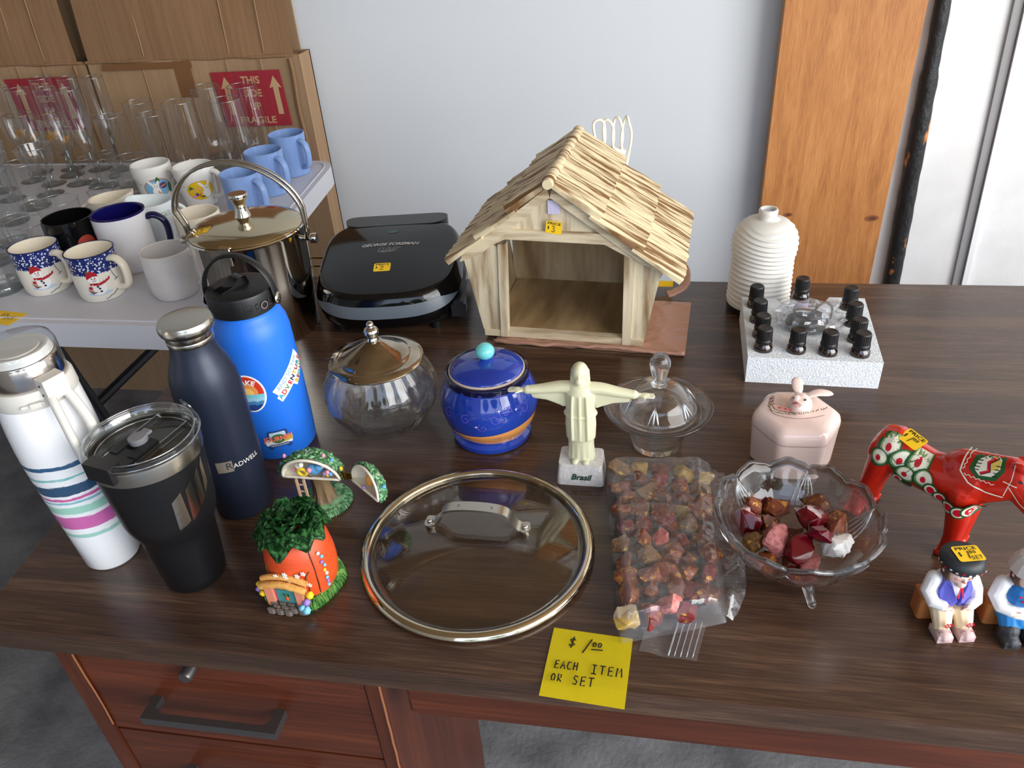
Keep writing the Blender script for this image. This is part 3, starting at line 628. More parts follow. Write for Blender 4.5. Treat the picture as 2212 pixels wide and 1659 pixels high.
# straight tumblers
def TPf(r0, r1, h): return [(r0 * .8, .002), (r0, .004), (r0, .015), (r1, h)]
def TBf(r0): return [(0, 0), (r0 * .95, 0), (r0, .002), (r0, .007), (r0 * .8, .009), (0, .0095)]
glass('tumbler', 'tall straight clear tumbler in front of the wine glasses', -1.418, 1.545, TPf(.034, .039, .104), group='straight tumblers', base=TBf(.034))
glass('tumbler', 'tall straight clear tumbler at the left edge, upper one', -1.406, 1.455, TPf(.033, .037, .15), group='straight tumblers', base=TBf(.033))
glass('tumbler', 'tall straight clear tumbler at the left edge, above the blue-swirl glass', -1.313, 1.339, TPf(.033, .036, .15), group='straight tumblers', base=TBf(.033))
glass('tumbler', 'short clear tumbler just left of the rabbit mugs', -1.196, 1.630, TPf(.027, .0345, .090), base=TBf(.026))
for nm, x, y, lb, r, h in ((1, -1.375, 1.702, 'small clear shot glass with black script, left of the pair', .0195, .065), (2, -1.308, 1.682, 'small clear shot glass with black script, right of the pair', .022, .062), (3, -1.345, 1.750, 'small plain shot glass behind the scripted ones', .019, .065)):
    t = glass('shot_glass', lb, x, y, TPf(r * .75, r, h), group='shot glasses', base=TBf(r * .75))
    if nm < 3:
        t.rotation_euler = (0, 0, 0); a = Art(); a.stroke([(-.011, -.002), (-.008, .004), (-.006, -.003), (-.003, .003), (-.001, -.002), (.002, .002), (.004, -.002), (.007, .002), (.009, .006), (.012, .003), (.008, .0)], .0009, INK); a.build('script_print', fcyl(r, radians(-50), h - .014), t, cut=.004)
glass('tumbler', 'low clear glass bowl behind the black mug', -1.232, 1.400, TPf(.036, .0425, .07), group='low clear bowls', base=TBf(.036))
glass('tumbler', 'low clear glass bowl left of the black mug', -1.190, 1.258, TPf(.034, .039, .08), group='low clear bowls', base=TBf(.034))
glass('ashtray', 'little round clear glass dish behind the cream sauce boat', -1.257, 1.572, [(.024, .003), (.028, .012), (.0294, .03)], base=[(0, 0), (.024, 0), (.026, .004), (.024, .008), (0, .009)], cat='dish')
t = glass('tumbler', 'heavy-bottomed clear tumbler at the left edge of the table', -1.175, 1.128, TPf(.036, .037, .09), base=[(0, 0), (.035, 0), (.0365, .003), (.0365, .014), (.033, .017), (0, .016)])
for x, y, lb in ((-1.282, 1.242, 'clear tumbler with blue swirls, behind the heavy tumbler'), (-1.375, 1.235, 'clear tumbler with blue swirls at the far left edge')):
    t = glass('tumbler', lb, x, y, TPf(.033, .0365, .12), group='blue-swirl tumblers', base=TBf(.033)); a = Art(); SW = mat('blue_swirl', rgb(120, 142, 196), .3)
    for k in range(7): a.stroke([(k * .03 + .012 * cos(q * .5) * (1 - q / 16), .012 * sin(q * .5) * (1 - q / 16)) for q in range(12)], .0012, SW)
    for k in range(7): a.stroke([(k * .03 + .010 + .010 * cos(q * .5) * (1 - q / 16), -.04 + .012 * sin(q * .5) * (1 - q / 16)) for q in range(12)], .0012, SW)
    a.build('swirl_print', fcyl(.0357, radians(U(0, 90)), .075), t, cut=.006)
# beer glasses
PP = TPf(.027, .0335, .170)
for x, y, lb in ((-1.252, 1.678, 'straight pint glass, left front one beside the flutes'), (-1.258, 1.806, 'straight pint glass standing behind the other two'), (-1.150, 1.688, 'straight pint glass just left of the footed beer glasses')):
    glass('pint_glass', lb, x, y, PP, group='straight pint glasses', base=TBf(.027))
QP = [(.010, .024), (.026, .030), (.0385, .050), (.0415, .075), (.0395, .105), (.0365, .150), (.0350, .200)]
QB = [(0, 0), (.032, 0), (.033, .003), (.020, .007), (.012, .014), (.013, .020), (.022, .027), (.030, .036), (0, .040)]
for x, y, lb in ((-1.062, 1.670, 'footed beer glass nearest the rabbit mugs, left front'), (-1.071, 1.812, 'footed beer glass at the back left, before the brown tape'), (-.951, 1.680, 'footed beer glass right front, beside the blue mugs'), (-.973, 1.812, 'footed beer glass at the back right, before the red label')):
    glass('beer_glass', lb, x, y, QP, group='footed beer glasses', base=QB)
# sticky note on the folding table
t = thing('sticky_note', 'yellow handwritten note on the white table at the left edge', 'note', (-1.098, 1.028, TZ))
b = B(); b.box((-.038, -.024, .0002), (.036, .018, .0008), Matrix.Rotation(radians(-8), 4, 'Z')); part('paper', b, YEL, t)
a = Art(); a.hand('1 EA', -.022, .002, .009, .0012, INK); a.hand('ICE', .006, -.010, .009, .0012, INK); a.build('handwriting', fplane((0, 0, .0009), (1, 0, 0), (0, 1, 0)), t)
from mathutils.bvhtree import BVHTree
def fray(me, o, ux, uy, far=.3):
    """project flat artwork onto a mesh along the artwork plane's normal"""
    bv = BVHTree.FromPolygons([v.co[:] for v in me.vertices], [tuple(p.vertices) for p in me.polygons])
    o = Vector(o); ux = Vector(ux).normalized(); uy = Vector(uy).normalized(); n = ux.cross(uy)
    def f(x, y, h):
        p = o + ux * x + uy * y + n * far; hit, nn, _, _ = bv.ray_cast(p, -n)
                
        if hit: return hit + n * (h + .0001)
        q, qn, _, _ = bv.find_nearest(o + ux * x + uy * y); return q + qn * (h + .0001)
    return f
# ------------------------------------------------------------------ sticky note and pan lid
t = thing('sticky_note', 'bright yellow square note reading one dollar each item, hanging over the desk edge', 'note', (-.0424, .456, DZ), radians(-3.7))
YN = mat('yellow_note_paper', rgb(255, 232, 30), .6)
b = B(); b.grid(8, 8, lambda u, v: Vector(((u - .5) * .0765, (v - .5) * .0765, .0009 + .0006 * sin(v * 3) + .002 * max(0, .25 - v) ))); 
fs = list(b.bm.faces); r_ = bmesh.ops.solidify(b.bm, geom=fs, thickness=.00025); part('paper', b, YN, t)
a = Art(); K = .0013
a.hand('$', -.022, .018, .011, K, INK, slant=.1); a.hand('1', -.011, .013, .017, K, INK, slant=.3); a.hand('00', .001, .021, .006, K, INK); a.stroke([(.001, .018), (.012, .0188)], K, INK)
a.hand('EACH', -.030, -.008, .0085, K, INK, adv=.68, cw=.55); a.hand('ITEM', .004, -.009, .0095, K, INK, adv=.80, cw=.62)
a.hand('OR', -.031, -.023, .008, K, INK, adv=.75, cw=.6); a.hand('SET', -.011, -.024, .0095, K, INK, adv=.75, cw=.62)
a.build('handwriting', lambda x, y, h: Vector((x, y, .0014 + h + .0006 * sin((y / .0765 + .5) * 3) + .002 * max(0, .25 - (y / .0765 + .5)))), t)

t = thing('pan_lid', 'round glass pan lid with steel rim and arched handle lying on the desk', 'lid', (-.174, .594, DZ))
b = B(); b.lathe([(.1165, .0065), (.1185, .0095), (.1215, .0105), (.1255, .0095), (.1280, .0060), (.1283, .0035), (.1262, .0008), (.1225, .0005), (.1175, .0022)], 96, close=True); part('steel_rim', b, mat('gold_toned_steel', rgb(208, 196, 172), .09, 1.0), t, smooth=180)
b = B(); b.lathe([(.1165, .0062), (.1178, .0085), (.1172, .0040), (.1160, .0045)], 96, close=True); part('seal', b, M_BLKP, t, smooth=180)
b = B(); R0, h0 = .117, .020
up = [(R0 * k / 16, .0065 + h0 * (1 - (k / 16) ** 2) ** 1.0) for k in range(17)]; dn = [(r, z - .0035) for r, z in up]
b.lathe(up + dn[::-1], 96); part('glass_dome', b, mixglass('lid_glass', .3, (.95, .93, .88, 1), (.95, .93, .88, 1)), t, smooth=180)
yh = .010; za = .0265
path = smoothpath([(-.058, yh, za), (-.047, yh, za + .001), (-.040, yh, za + .009), (-.034, yh, za + .020), (-.022, yh, za + .0245), (0, yh, za + .026), (.022, yh, za + .0245), (.034, yh, za + .020), (.040, yh, za + .009), (.047, yh, za + .001), (.058, yh, za)], 5)
b = B(); hw = [.0085 if abs(p.x) > .05 else (.0075 if abs(p.x) > .036 else .0068) for p in path]
for i, p in enumerate(path): pass
n = len(path); vs = []; fs = []
for i, p in enumerate(path):
    q = (path[min(i + 1, n - 1)] - path[max(i - 1, 0)]).normalized(); nn = Vector((-q.z, 0, q.x))
    e = hw[i] * (1 if abs(p.x) < .055 else sqrt(max(0.1, 1 - ((abs(p.x) - .055) / .0035) ** 2 * .8)))
    vs += [p + Vector((0, -e, 0)) + nn * .0013, p + Vector((0, e, 0)) + nn * .0013, p + Vector((0, e, 0)) - nn * .0013, p + Vector((0, -e, 0)) - nn * .0013]
for i in range(n - 1):
    for k in range(4): fs.append((i * 4 + k, i * 4 + (k + 1) % 4, i * 4 + 4 + (k + 1) % 4, i * 4 + 4 + k))
fs += [(0, 1, 2, 3), tuple(n * 4 - 4 + k for k in range(4))]; b._new(vs, fs); b.bevel(.0006, 2, 50)
hd = part('handle', b, M_BRUSH, t, label='brushed steel arched handle', smooth=50)
for x in (-.053, .053):
    b = B(); b.lathe([(0, 0), (.0036, 0), (.0034, .0018), (.0022, .0026), (0, .0028)], 20, M=Matrix.Translation((x, yh, za + .0015))); part('rivet', b, mat('satin_steel', rgb(220, 218, 212), .35, 1.0), hd, smooth=180)
    b = B(); b.lathe([(0, -.008), (.006, -.008), (.006, 0), (0, 0)], 20, M=Matrix.Translation((x, yh, za))); part('washer', b, M_STEEL, hd)
a = Art(); a.text('Cuisinart', 0, 0, .0072, mat('engraved_steel', rgb(120, 112, 100), .5, .8), a=pi, sx=1.5); a.build('engraving', lambda x, y, h: Vector((x, yh + y, za + .0262 + .0006 + h - .9 * x * x * 2)), hd, cut=.005)

# ------------------------------------------------------------------ drinking bottles
t = thing('tumbler_cup', 'black insulated tumbler with clear lid and silver slanted bars', 'tumbler', (-.476, .529, DZ))
TP = [(.0300, 0), (.0318, .003), (.0325, .012), (.0330, .0125), (.0365, .055), (.0375, .070), (.0395, .078), (.0445, .090), (.0465, .100), (.0515, .166)]
b = B(); b.lathe([(0, 0)] + TP + [(.049, .168), (.049, .166)], 72); part('body', b, mat('matte_black_coating', rgb(17, 17, 19), .38, bump=.12, bscale=700, bdist=.0003), t, smooth=30)
b = B(); b.lathe([(.0515, .166), (.0524, .1665), (.0532, .181), (.0528, .1828), (.0512, .1830), (.0505, .180), (.047, .12)], 72); part('steel_band', b, M_BRUSH, t, smooth=50)
b = B(); b.lathe([(0, .02), (.028, .02), (.036, .07), (.0455, .105), (.0500, .178)], 64); part('inner_wall', b, M_BRUSH, t)
M_ACR = thin('clear_acrylic', (.93, .95, .97, 1), f=1.5, add=.05, rough=.05)
b = B(); b.lathe([(.0505, .180), (.0535, .1825), (.0545, .1865), (.0535, .1905), (.0505, .1915), (.0478, .1895), (.0462, .1800), (.0455, .1760), (.030, .1752), (0, .175)], 72); ld = part('lid', b, M_ACR, t, label='clear acrylic lid', smooth=50)
b = B(); b.tube([(.0545 * cos(a), .0545 * sin(a), .1868) for a in [2 * pi * i / 72 for i in range(72)]], .0011, 6, close=True); b.tube([(.0505 * cos(a), .0505 * sin(a), .1912) for a in [2 * pi * i / 72 for i in range(72)]], .0009, 6, close=True)
b.tube([(.046 * cos(a), .046 * sin(a), .1768) for a in [2 * pi * i / 72 for i in range(72)]], .0008, 6, close=True); part('lid_ring', b, M_RIM, ld, smooth=180)
L0 = Matrix.Rotation(radians(-103), 4, 'Z')      # slider runs towards the viewer
sl = B(); 
sl.box((-.004, -.0165, .1770), (.026, -.007, .1845), L0); sl.box((-.004, .007, .1770), (.026, .0165, .1845), L0); sl.box((.016, -.016, .1765), (.044, .016, .1835), L0); sl.box((.042, -.016, .174), (.0555, .016, .1925), L0); sl.bevel(.0018, 2)
s_ = part('slider', sl, M_BLKP, t, label='black sliding closure')
b = B(); b.lathe([(0, .184), (.0085, .184), (.009, .1855), (.009, .1895), (.008, .1905), (0, .191)], 32, M=L0 @ Matrix.Translation((.004, 0, 0))); b.box((-.010, -.0045, .1865), (.002, .0045, .1895), L0); part('knob', b, mat('grey_plastic', rgb(120, 120, 122), .4), s_)
for y in (-.019, .019):
    b = B(); b.box((-.042, y - .0008, .176), (.030, y + .0008, .182), L0); part('lid_rail', b, M_RIM, ld)
b = B(); b.lathe([(0, 0), (.009, 0), (.009, .0012), (0, .0012)], 24, M=Matrix.Rotation(radians(62), 4, 'Z') @ Matrix.Translation((.052, 0, .192)) @ Matrix.Rotation(radians(70), 4, 'Y')); part('lid_tab', b, M_ACR, ld)
a = Art(); ST = M_BRUSH
for x0, x1, y0, y1, o_ in ((-.020, -.0065, -.031, .010, .0), (-.0045, .006, -.026, .017, .0), (.008, .0165, -.017, .024, .0), (.0185, .026, -.006, .030, .0)):
    a.poly([(x0, y0), (x1, y0 + .007), (x1 - .001, y1 + .005), (x0 + .002, y1 - .003)], ST)
a.build('silver_emblem', fcyl(interp([(r, z) for r, z in TP]), radians(-24), .128), t, cut=.004, label='four slanted silver bars')
a = Art()

t = thing('water_bottle', 'tall dark navy bottle with brushed steel screw cap', 'bottle', (-.472, .643, DZ))
NP = [(.0310, 0), (.0330, .0025), (.0350, .06), (.0368, .150), (.0368, .170), (.0355, .185), (.0315, .200), (.0265, .212), (.0238, .222), (.0232, .230)]
b = B(); b.lathe([(0, 0)] + NP + [(0, .231)], 72); part('body', b, mat('matte_navy_coating', rgb(36, 42, 58), .36, .25), t, smooth=60)
b = B(); b.lathe([(.0235, .228), (.0242, .229), (.0245, .2335), (.0242, .234), (.0245, .2345), (.0248, .240), (.0275, .242), (.0288, .2455), (.0288, .250), (.0270, .2535), (.020, .2545), (0, .2545)], 64); part('cap', b, M_BRUSH, t, smooth=40, label='brushed steel cap')
a = Art(); a.poly([(-.017, -.0075), (.001, -.0075), (.001, .0075), (-.017, .0075)], mat('printed_silver', rgb(150, 140, 124), .4, .4)); a.text('R', -.003, .0003, .013, mat('navy_letter', rgb(40, 42, 50), .5)); a.text('ADWELL', .0012, -.0010, .0088, mat('pale_letter', rgb(222, 218, 208), .4), align='LEFT', sx=.95)
a.build('logo_print', fcyl(interp(NP), radians(-56), .082), t, cut=.003, label='steel square and pale lettering')

t = thing('water_bottle', 'wide bright blue bottle with stickers and black carry-handle lid', 'bottle', (-.477, .766, DZ))
BPf = [(.0425, 0), (.0458, .004), (.0472, .05), (.0475, .150), (.0472, .170), (.0455, .182), (.0415, .192), (.0385, .1965), (.0375, .200), (.0375, .204)]
b = B(); b.lathe([(0, 0)] + BPf + [(0, .204)], 72); part('body', b, mat('matte_blue_coating', rgb(34, 112, 222), .40), t, smooth=60)
b = B(); b.lathe([(.0385, .203), (.0395, .204), (.0400, .225), (.0388, .2285), (.030, .2315), (0, .233)], 64); ld = part('lid', b, M_BLKP, t, smooth=40)
Lr = Matrix.Rotation(radians(4), 4, 'Z')
b = B(); arc = [(-.0415, 0, .208)] + [(-.043, 0, .218)] + [(.0425 * cos(a), 0, .222 + .047 * sin(a)) for a in [pi - pi * i / 20 for i in range(21)]] + [(.043, 0, .218), (.0415, 0, .208)]
b.tube([Lr @ Vector(p) for p in arc], .0062, 8, flat=.35, up=(0, 0, 1)); part('carry_loop', b, M_BLKP, ld, smooth=50)
for sgn in (-1, 1):
    b = B(); b.lathe([(0, 0), (.0075, 0), (.0065, .0015), (.003, .0022), (0, .0024)], 20, M=Lr @ Matrix.Translation((sgn * .0445, 0, .213)) @ Matrix.Rotation(sgn * pi / 2, 4, 'Y')); part('rivet', b, M_STEEL, ld, smooth=60)
S0 = Matrix.Rotation(radians(-30), 4, 'Z') @ Matrix.Translation((0, -.005, .230)); b = B()

pr_ = [(-.023, 0), (-.023, .0030), (-.008, .0050), (.002, .0115), (.008, .0130), (.013, .0120), (.015, .004), (.015, 0)]
n_ = len(pr_); b._new([S0 @ Vector((-.0085, y_, z_)) for y_, z_ in pr_] + [S0 @ Vector((.0085, y_, z_)) for y_, z_ in pr_], [tuple(range(n_)), tuple(range(n_, 2 * n_))[::-1]] + [(i, n_ + i, n_ + (i + 1) % n_, (i + 1) % n_) for i in range(n_)]); b.bevel(.0014, 2); part('sip_spout', b, M_BLKG, ld)
a = Art(); a.text('HE', -.018, 0, .0105, mat('faint_emboss', rgb(34, 34, 34), .3), sx=1.2); GB_ = mat('grey_emboss', rgb(52, 50, 50), .3); GP_ = mat('pink_grey_emboss', rgb(120, 104, 100), .4)
for k in range(10): a.stroke([(.0045 * cos(k * .628), .0045 * sin(k * .628)), (.0068 * cos(k * .628), .0068 * sin(k * .628))], .0009, INK)
a.stroke([(.0005 * q * cos(q), .0005 * q * sin(q)) for q in range(1, 8)], .0009, INK)
a.text('S', .0105, 0, .0115, GB_, bold=.0002); a.stroke([(.0185 + .0042 * cos(q), .0042 * sin(q)) for q in [k * .35 for k in range(19)]], .0013, GP_); a.text('L', .027, 0, .0115, GB_, bold=.0002)
a.build('lid_lettering', fcyl(.0399, radians(-52), .2145), ld, cut=.003)
BR = interp(BPf); TEAL = mat('teal_print', rgb(120, 196, 208), .4); NVY = mat('navy_print', rgb(38, 66, 130), .4); ORR = mat('warm_orange_print', rgb(230, 150, 80), .4); MBL = mat('mid_blue_print', rgb(70, 128, 180), .4); VRED = mat('vermilion_print', rgb(206, 58, 36), .4)
a = Art(); a.ell(0, 0, .021, .027, WHT, n=36); a.ell(0, 0, .0188, .0248, VRED, n=36); a.ell(0, .001, .012, .014, ORR, n=30); a.ell(0, .000, .007, .008, mat('sun_print', rgb(244, 196, 110), .4))
def segp(y1, wob, m):
    P = []; 
    for k in range(41):
        g = pi + k * pi / 40; x, y = .0188 * cos(g), .0248 * sin(g)
        if y <= y1: P.append((x, y))
    X = sqrt(max(0, 1 - (y1 / .0248) ** 2)) * .0188
    P += [(X - 2 * X * q / 8, y1 + wob * sin(q * 2.4)) for q in range(9)]
    a.poly(P, m)
segp(-.001, 0, TEAL); segp(-.006, .0008, mat('pale_blue_print2', rgb(150, 200, 220), .4)); segp(-.011, .001, MBL); segp(-.016, .001, NVY)
a.text('LAKE', 0, .0168, .0092, WHT, bold=.0003, sx=1.05, arc=.022); a.build('round_sticker', fcyl(BR, radians(-87), .107), t, cut=.004, label='round lake sticker with sunset and waves')
a = Art(); C_ = [mat('c%d_letter' % i, c, .4) for i, c in enumerate((rgb(40, 160, 180), rgb(200, 60, 50), rgb(90, 150, 80), rgb(200, 50, 80), rgb(30, 50, 90), rgb(240, 180, 60), rgb(150, 60, 60)))]
ar = radians(38)
def rt(x, y): return (x * cos(ar) - y * sin(ar), x * sin(ar) + y * cos(ar))
a.poly([rt(*p) for p in ((-.030, .004), (-.030, .014), (.030, .016), (.030, -.003), (.026, -.014), (-.006, -.015), (-.008, -.006), (-.034, -.006), (-.034, .003))], WHT)
a.text('AND SO THE', *rt(0, .0095), .0085, mat('grey_teal_letter', rgb(120, 170, 180), .4), a=ar, bold=.0001)
for i, ch in enumerate('ADVENTURE'): a.text(ch, *rt(-.029 + i * .0068, .000), .0092, C_[i % 7], a=ar, bold=.0003)
for i, ch in enumerate('BEGINS'): a.text(ch, *rt(-.002 + i * .0056, -.0098), .0085, C_[(i + 5) % 7], a=ar, bold=.0003)
a.build('word_sticker', fcyl(BR, radians(-14), .112), t, cut=.004, label='white slanted word sticker')
a = Art(); a.rrect(0, .006, .026, .016, .004, NVY); a.rrect(0, .007, .020, .009, .002, mat('window_print', rgb(190, 214, 232), .4)); a.rrect(0, -.004, .034, .010, .003, WHT); a.rrect(.010, -.001, .016, .008, .002, mat('olive_print', rgb(190, 180, 60), .4)); a.ell(-.011, -.011, .0035, .0035, NVY); a.ell(.012, -.011, .0035, .0035, NVY)
a.ell(0, .0015, .009, .007, GRN); a.text('JOURNEY', 0, .0015, .0098, mat('salmon_print', rgb(238, 120, 100), .4), bold=.0004, sx=.86); a.rrect(0, -.0085, .022, .0048, .0008, NVY); a.text('DESTINATION', 0, -.0085, .0034, WHT)
a.build('van_sticker', fcyl(BR, radians(-63), .034), t, cut=.004, label='small van sticker')

t = thing('vacuum_flask', 'white flask with pastel brush stripes and a loop handle, leftmost on the desk', 'flask', (-.589, .548, DZ))
m = bpy.data.materials.new('striped_white_enamel'); m.use_nodes = True; q = m.node_tree; L = q.links.new; p = q.nodes['Principled BSDF']; p.inputs['Roughness'].default_value = .2; p.inputs['Coat Weight'].default_value = .3
tc = N(q, 'ShaderNodeTexCoord'); mp = N(q, 'ShaderNodeMapping'); mp.inputs['Scale'].default_value = (60, 60, 900); L(tc.outputs['Object'], mp.inputs[0]); n_ = N(q, 'ShaderNodeTexNoise'); n_.inputs['Scale'].default_value = 1; n_.inputs['Detail'].default_value = 6; n_.inputs['Roughness'].default_value = .7; L(mp.outputs[0], n_.inputs['Vector'])
s3 = N(q, 'ShaderNodeSeparateXYZ'); L(tc.outputs['Object'], s3.inputs[0]); md = N(q, 'ShaderNodeMath', operation='MULTIPLY_ADD'); md.inputs[1].default_value = .0065; L(n_.outputs[0], md.inputs[0])
n2 = N(q, 'ShaderNodeTexNoise'); n2.inputs['Scale'].default_value = 14; L(tc.outputs['Object'], n2.inputs['Vector']); m2 = N(q, 'ShaderNodeMath', operation='MULTIPLY_ADD'); m2.inputs[1].default_value = .010; L(n2.outputs[0], m2.inputs[0]); L(s3.outputs['Z'], m2.inputs[2]); L(m2.outputs[0], md.inputs[2])
mr = N(q, 'ShaderNodeMath', operation='MULTIPLY'); mr.inputs[1].default_value = 4.0; L(md.outputs[0], mr.inputs[0]); rp = N(q, 'ShaderNodeValToRGB'); rp.color_ramp.interpolation = 'CONSTANT'; L(mr.outputs[0], rp.inputs[0])
W_ = rgb(240, 240, 240); bands = [(.0, W_), (.054, rgb(160, 208, 190)), (.0585, W_), (.0665, rgb(206, 108, 170)), (.0835, W_), (.0890, rgb(160, 210, 190)), (.0990, W_), (.1035, rgb(130, 190, 200)), (.1060, W_), (.1085, rgb(206, 100, 160)), (.1125, W_), (.1165, rgb(50, 82, 112)), (.1285, W_), (.1365, rgb(130, 190, 190)), (.1400, W_), (.1500, rgb(54, 92, 130)), (.1555, W_)]
e = rp.color_ramp.elements
for i, (z, c) in enumerate(bands):
    zz = (z + .0083) * 4
    if i < 2: e[i].position = 0 if i == 0 else zz; e[i].color = c
    else: k = e.new(zz); k.color = c
L(rp.outputs[0], p.inputs['Base Color'])
WPf = [(.0275, 0), (.0295, .003), (.0330, .05), (.0375, .105), (.0402, .150), (.0405, .170), (.0400, .190), (.0385, .215), (.0378, .224)]
b = B(); b.lathe([(0, 0)] + WPf + [(0, .224)], 72); part('body', b, m, t, smooth=60)
M_BEI = mat('warm_grey_plastic', rgb(208, 204, 194), .4)
b = B(); b.lathe([(.0383, .221), (.0390, .222), (.0382, .236), (.0365, .2395), (.0335, .240), (.030, .24)], 64); part('collar', b, M_BEI, t, smooth=40)
b = B(); b.lathe([(.0315, .238), (.0335, .240), (.0335, .262), (.0325, .264), (.0, .264)], 64); part('steel_cup', b, mat('rosy_steel', rgb(200, 186, 172), .14, 1), t, smooth=40)
b = B(); b.lathe([(0, .2645), (.031, .2645), (.0285, .2720), (.0265, .2725), (.021, .271), (.0205, .2722), (0, .2722)], 48); part('inner_cap', b, M_BEI, t, smooth=40)
b = B(); b.lathe([(.0352, .240), (.0352, .272), (.0330, .2775), (.0290, .279), (0, .2785)], 64); part('clear_cover', b, M_ACR, t, smooth=60)
HL = Matrix.Rotation(radians(-22), 4, 'Z')
lp = smoothpath([(.040, -.006, .236), (.052, -.010, .225), (.062, -.013, .195), (.062, -.012, .170), (.054, -.006, .158), (.048, .002, .158), (.054, .010, .170), (.054, .012, .195), (.047, .009, .225), (.040, .006, .236)], 5)
b = B(); b.tube([HL @ Vector(p_) for p_ in lp], .0042, 8, flat=1.2); lo_ = part('loop_handle', b, M_BEI, t, smooth=180, label='warm grey plastic loop handle')
b = B(); b.box((.034, -.011, .230), (.048, .011, .252), HL); b.bevel(.004, 3); part('hinge_block', b, M_BEI, lo_)
for z in (.236, .246):
    b = B(); b.lathe([(0, 0), (.0012, 0), (.0012, .0005), (0, .0005)], 10, M=HL @ Matrix.Translation((.041, -.0115, z)) @ Matrix.Rotation(pi / 2, 4, 'X')); part('pin', b, M_DMET, lo_)
b = B(); b.box((-.010, -.040, .2265), (.010, -.0385, .2295), Matrix.Rotation(radians(36), 4, 'Z')); b.box((-.002, -.0425, .226), (.008, -.039, .231), Matrix.Rotation(radians(36), 4, 'Z')); b.bevel(.0008, 2); part('lock_slider', b, M_BEI, t)

# ------------------------------------------------------------------ ice bucket
t = thing('ice_bucket', 'polished steel ice bucket with lid and wire carry handles', 'bucket', (-.624, 1.068, DZ))
KP = [(.0780, 0), (.0800, .003), (.0860, .10), (.0895, .172), (.0905, .176)]
b = B(); b.lathe([(0, 0)] + KP + [(.089, .178), (.085, .176), (.085, .17), (0, .17)], 96); part('body', b, M_STEEL, t, smooth=50)
M_LIDS = mat('warm_polished_steel', rgb(196, 182, 152), .12, 1.0)
b = B(); b.lathe([(.0862, .1765), (.0872, .1785), (.0855, .1810), (.070, .187), (.040, .194), (.012, .197), (0, .197)], 96); ld = part('lid', b, M_LIDS, t, smooth=60)
b = B(); b.lathe([(.013, .1965), (.0105, .2040), (.0088, .2100), (.0086, .2120), (.0105, .2200), (.0145, .2265), (.0150, .2300), (.0140, .2325), (0, .2335)], 40); part('knob', b, M_STEEL, ld, smooth=50)
price(fray(ld.data, (-.050, -.040, .19), (1, .10, 0), (-.10, 1, 0), far=.05), ld, '2', s=1.12)
Hr = Matrix.Rotation(radians(3), 4, 'Z')
for dy in (-.006, .007):
    b = B(); pts = [(.097, dy * .6, .158), (.0985, dy * .8, .185)] + [(.104 * cos(a) - .004, dy - .01 * sin(a), .196 + .088 * sin(a)) for a in [pi * i / 24 for i in range(1, 24)]] + [(-.0985, dy * .8, .185), (-.097, dy * .6, .158)]
    b.tube([Hr @ Vector(p_) for p_ in pts], .0026, 10); part('wire_handle', b, M_BRUSH, t, smooth=180)
for sgn in (-1, 1):
    b = B(); b.lathe([(0, -.012), (.004, -.012), (.004, .006), (.008, .0062), (.008, .014), (.0072, .015), (0, .015)], 24, M=Hr @ Matrix.Translation((sgn * .0965, 0, .158)) @ Matrix.Rotation(sgn * pi / 2, 4, 'Y')); part('pivot_knob', b, M_STEEL, t, smooth=40)
b = B(); b.box((.006, -.0925, .155), (.024, -.0895, .1815), Matrix.Rotation(radians(-4), 4, 'Z')); b.box((.006, -.0925, .1800), (.024, -.083, .1825), Matrix.Rotation(radians(-4), 4, 'Z')); b.bevel(.0008, 2); part('rim_clip', b, M_STEEL, t)

# ------------------------------------------------------------------ contact grill
t = thing('contact_grill', 'black contact grill with glossy domed lid and grey front strip', 'grill', (-.428, 1.155, DZ), radians(9))
def se(th, n=3.4): c, s_ = cos(th), sin(th); k = (abs(c) ** n + abs(s_) ** n) ** (-1 / n); return c * k, s_ * k
def lidf(u, th):
    cx, sy = se(th); x, y = .122 * u * cx, .118 * u * sy
    y += -.010 * (1 - (x / .122) ** 2) * max(0, -sy) * u
    z = .074 + (y + .118) * .16 + .010 * (1 - u ** 2) - (.020 * max(0, (u - .90) / .10) ** 2) * (1 + .5 * max(0, -sy))
    return x, y, z
NS = 72; us = [0.0001] + [.06 * k for k in range(1, 15)] + [.87, .9, .93, .96, .98, 1.0]
b = B(); vs = []; fs = []
for u in us: vs += [Vector(lidf(u, 2 * pi * i / NS)) for i in range(NS)]
for j in range(len(us) - 1):
    for i in range(NS): k = (i + 1) % NS; fs.append((j * NS + i, j * NS + k, (j + 1) * NS + k, (j + 1) * NS + i))
b._new(vs, fs); bmesh.ops.remove_doubles(b.bm, verts=b.bm.verts, dist=.0001)
# skirt
vs = []; 
for dz_, sc in ((0, 1.0), (-.012, .995), (-.020, .97)): vs += [Vector((lidf(1, 2 * pi * i / NS)[0] * sc, lidf(1, 2 * pi * i / NS)[1] * sc, lidf(1, 2 * pi * i / NS)[2] + dz_)) for i in range(NS)]
b._new(vs, [(j * NS + i, j * NS + (i + 1) % NS, (j + 1) * NS + (i + 1) % NS, (j + 1) * NS + i) for j in range(2) for i in range(NS)])
bmesh.ops.triangulate(b.bm, faces=b.bm.faces[:]); lm = b.mesh(M_BLKG, 60); ld = part('lid', lm, None, t, label='gloss black domed lid')
b = B(); vs = []; nn_ = 40; rows_ = [(.978, .0006), (.984, .0008), (.990, .0010), (.995, .0012), (1.0, .0014)]
for u, h in rows_: 
    for i in range(nn_ + 1):
        th = radians(213 + (327 - 213) * i / nn_); e = min(1, sin(pi * i / nn_) * 2.2); uu = 1 - (1 - u) * e * 1.45; x, y, z = lidf(min(uu, 1), th); vs.append(Vector((x * 1.004, y * 1.004, z + h)))
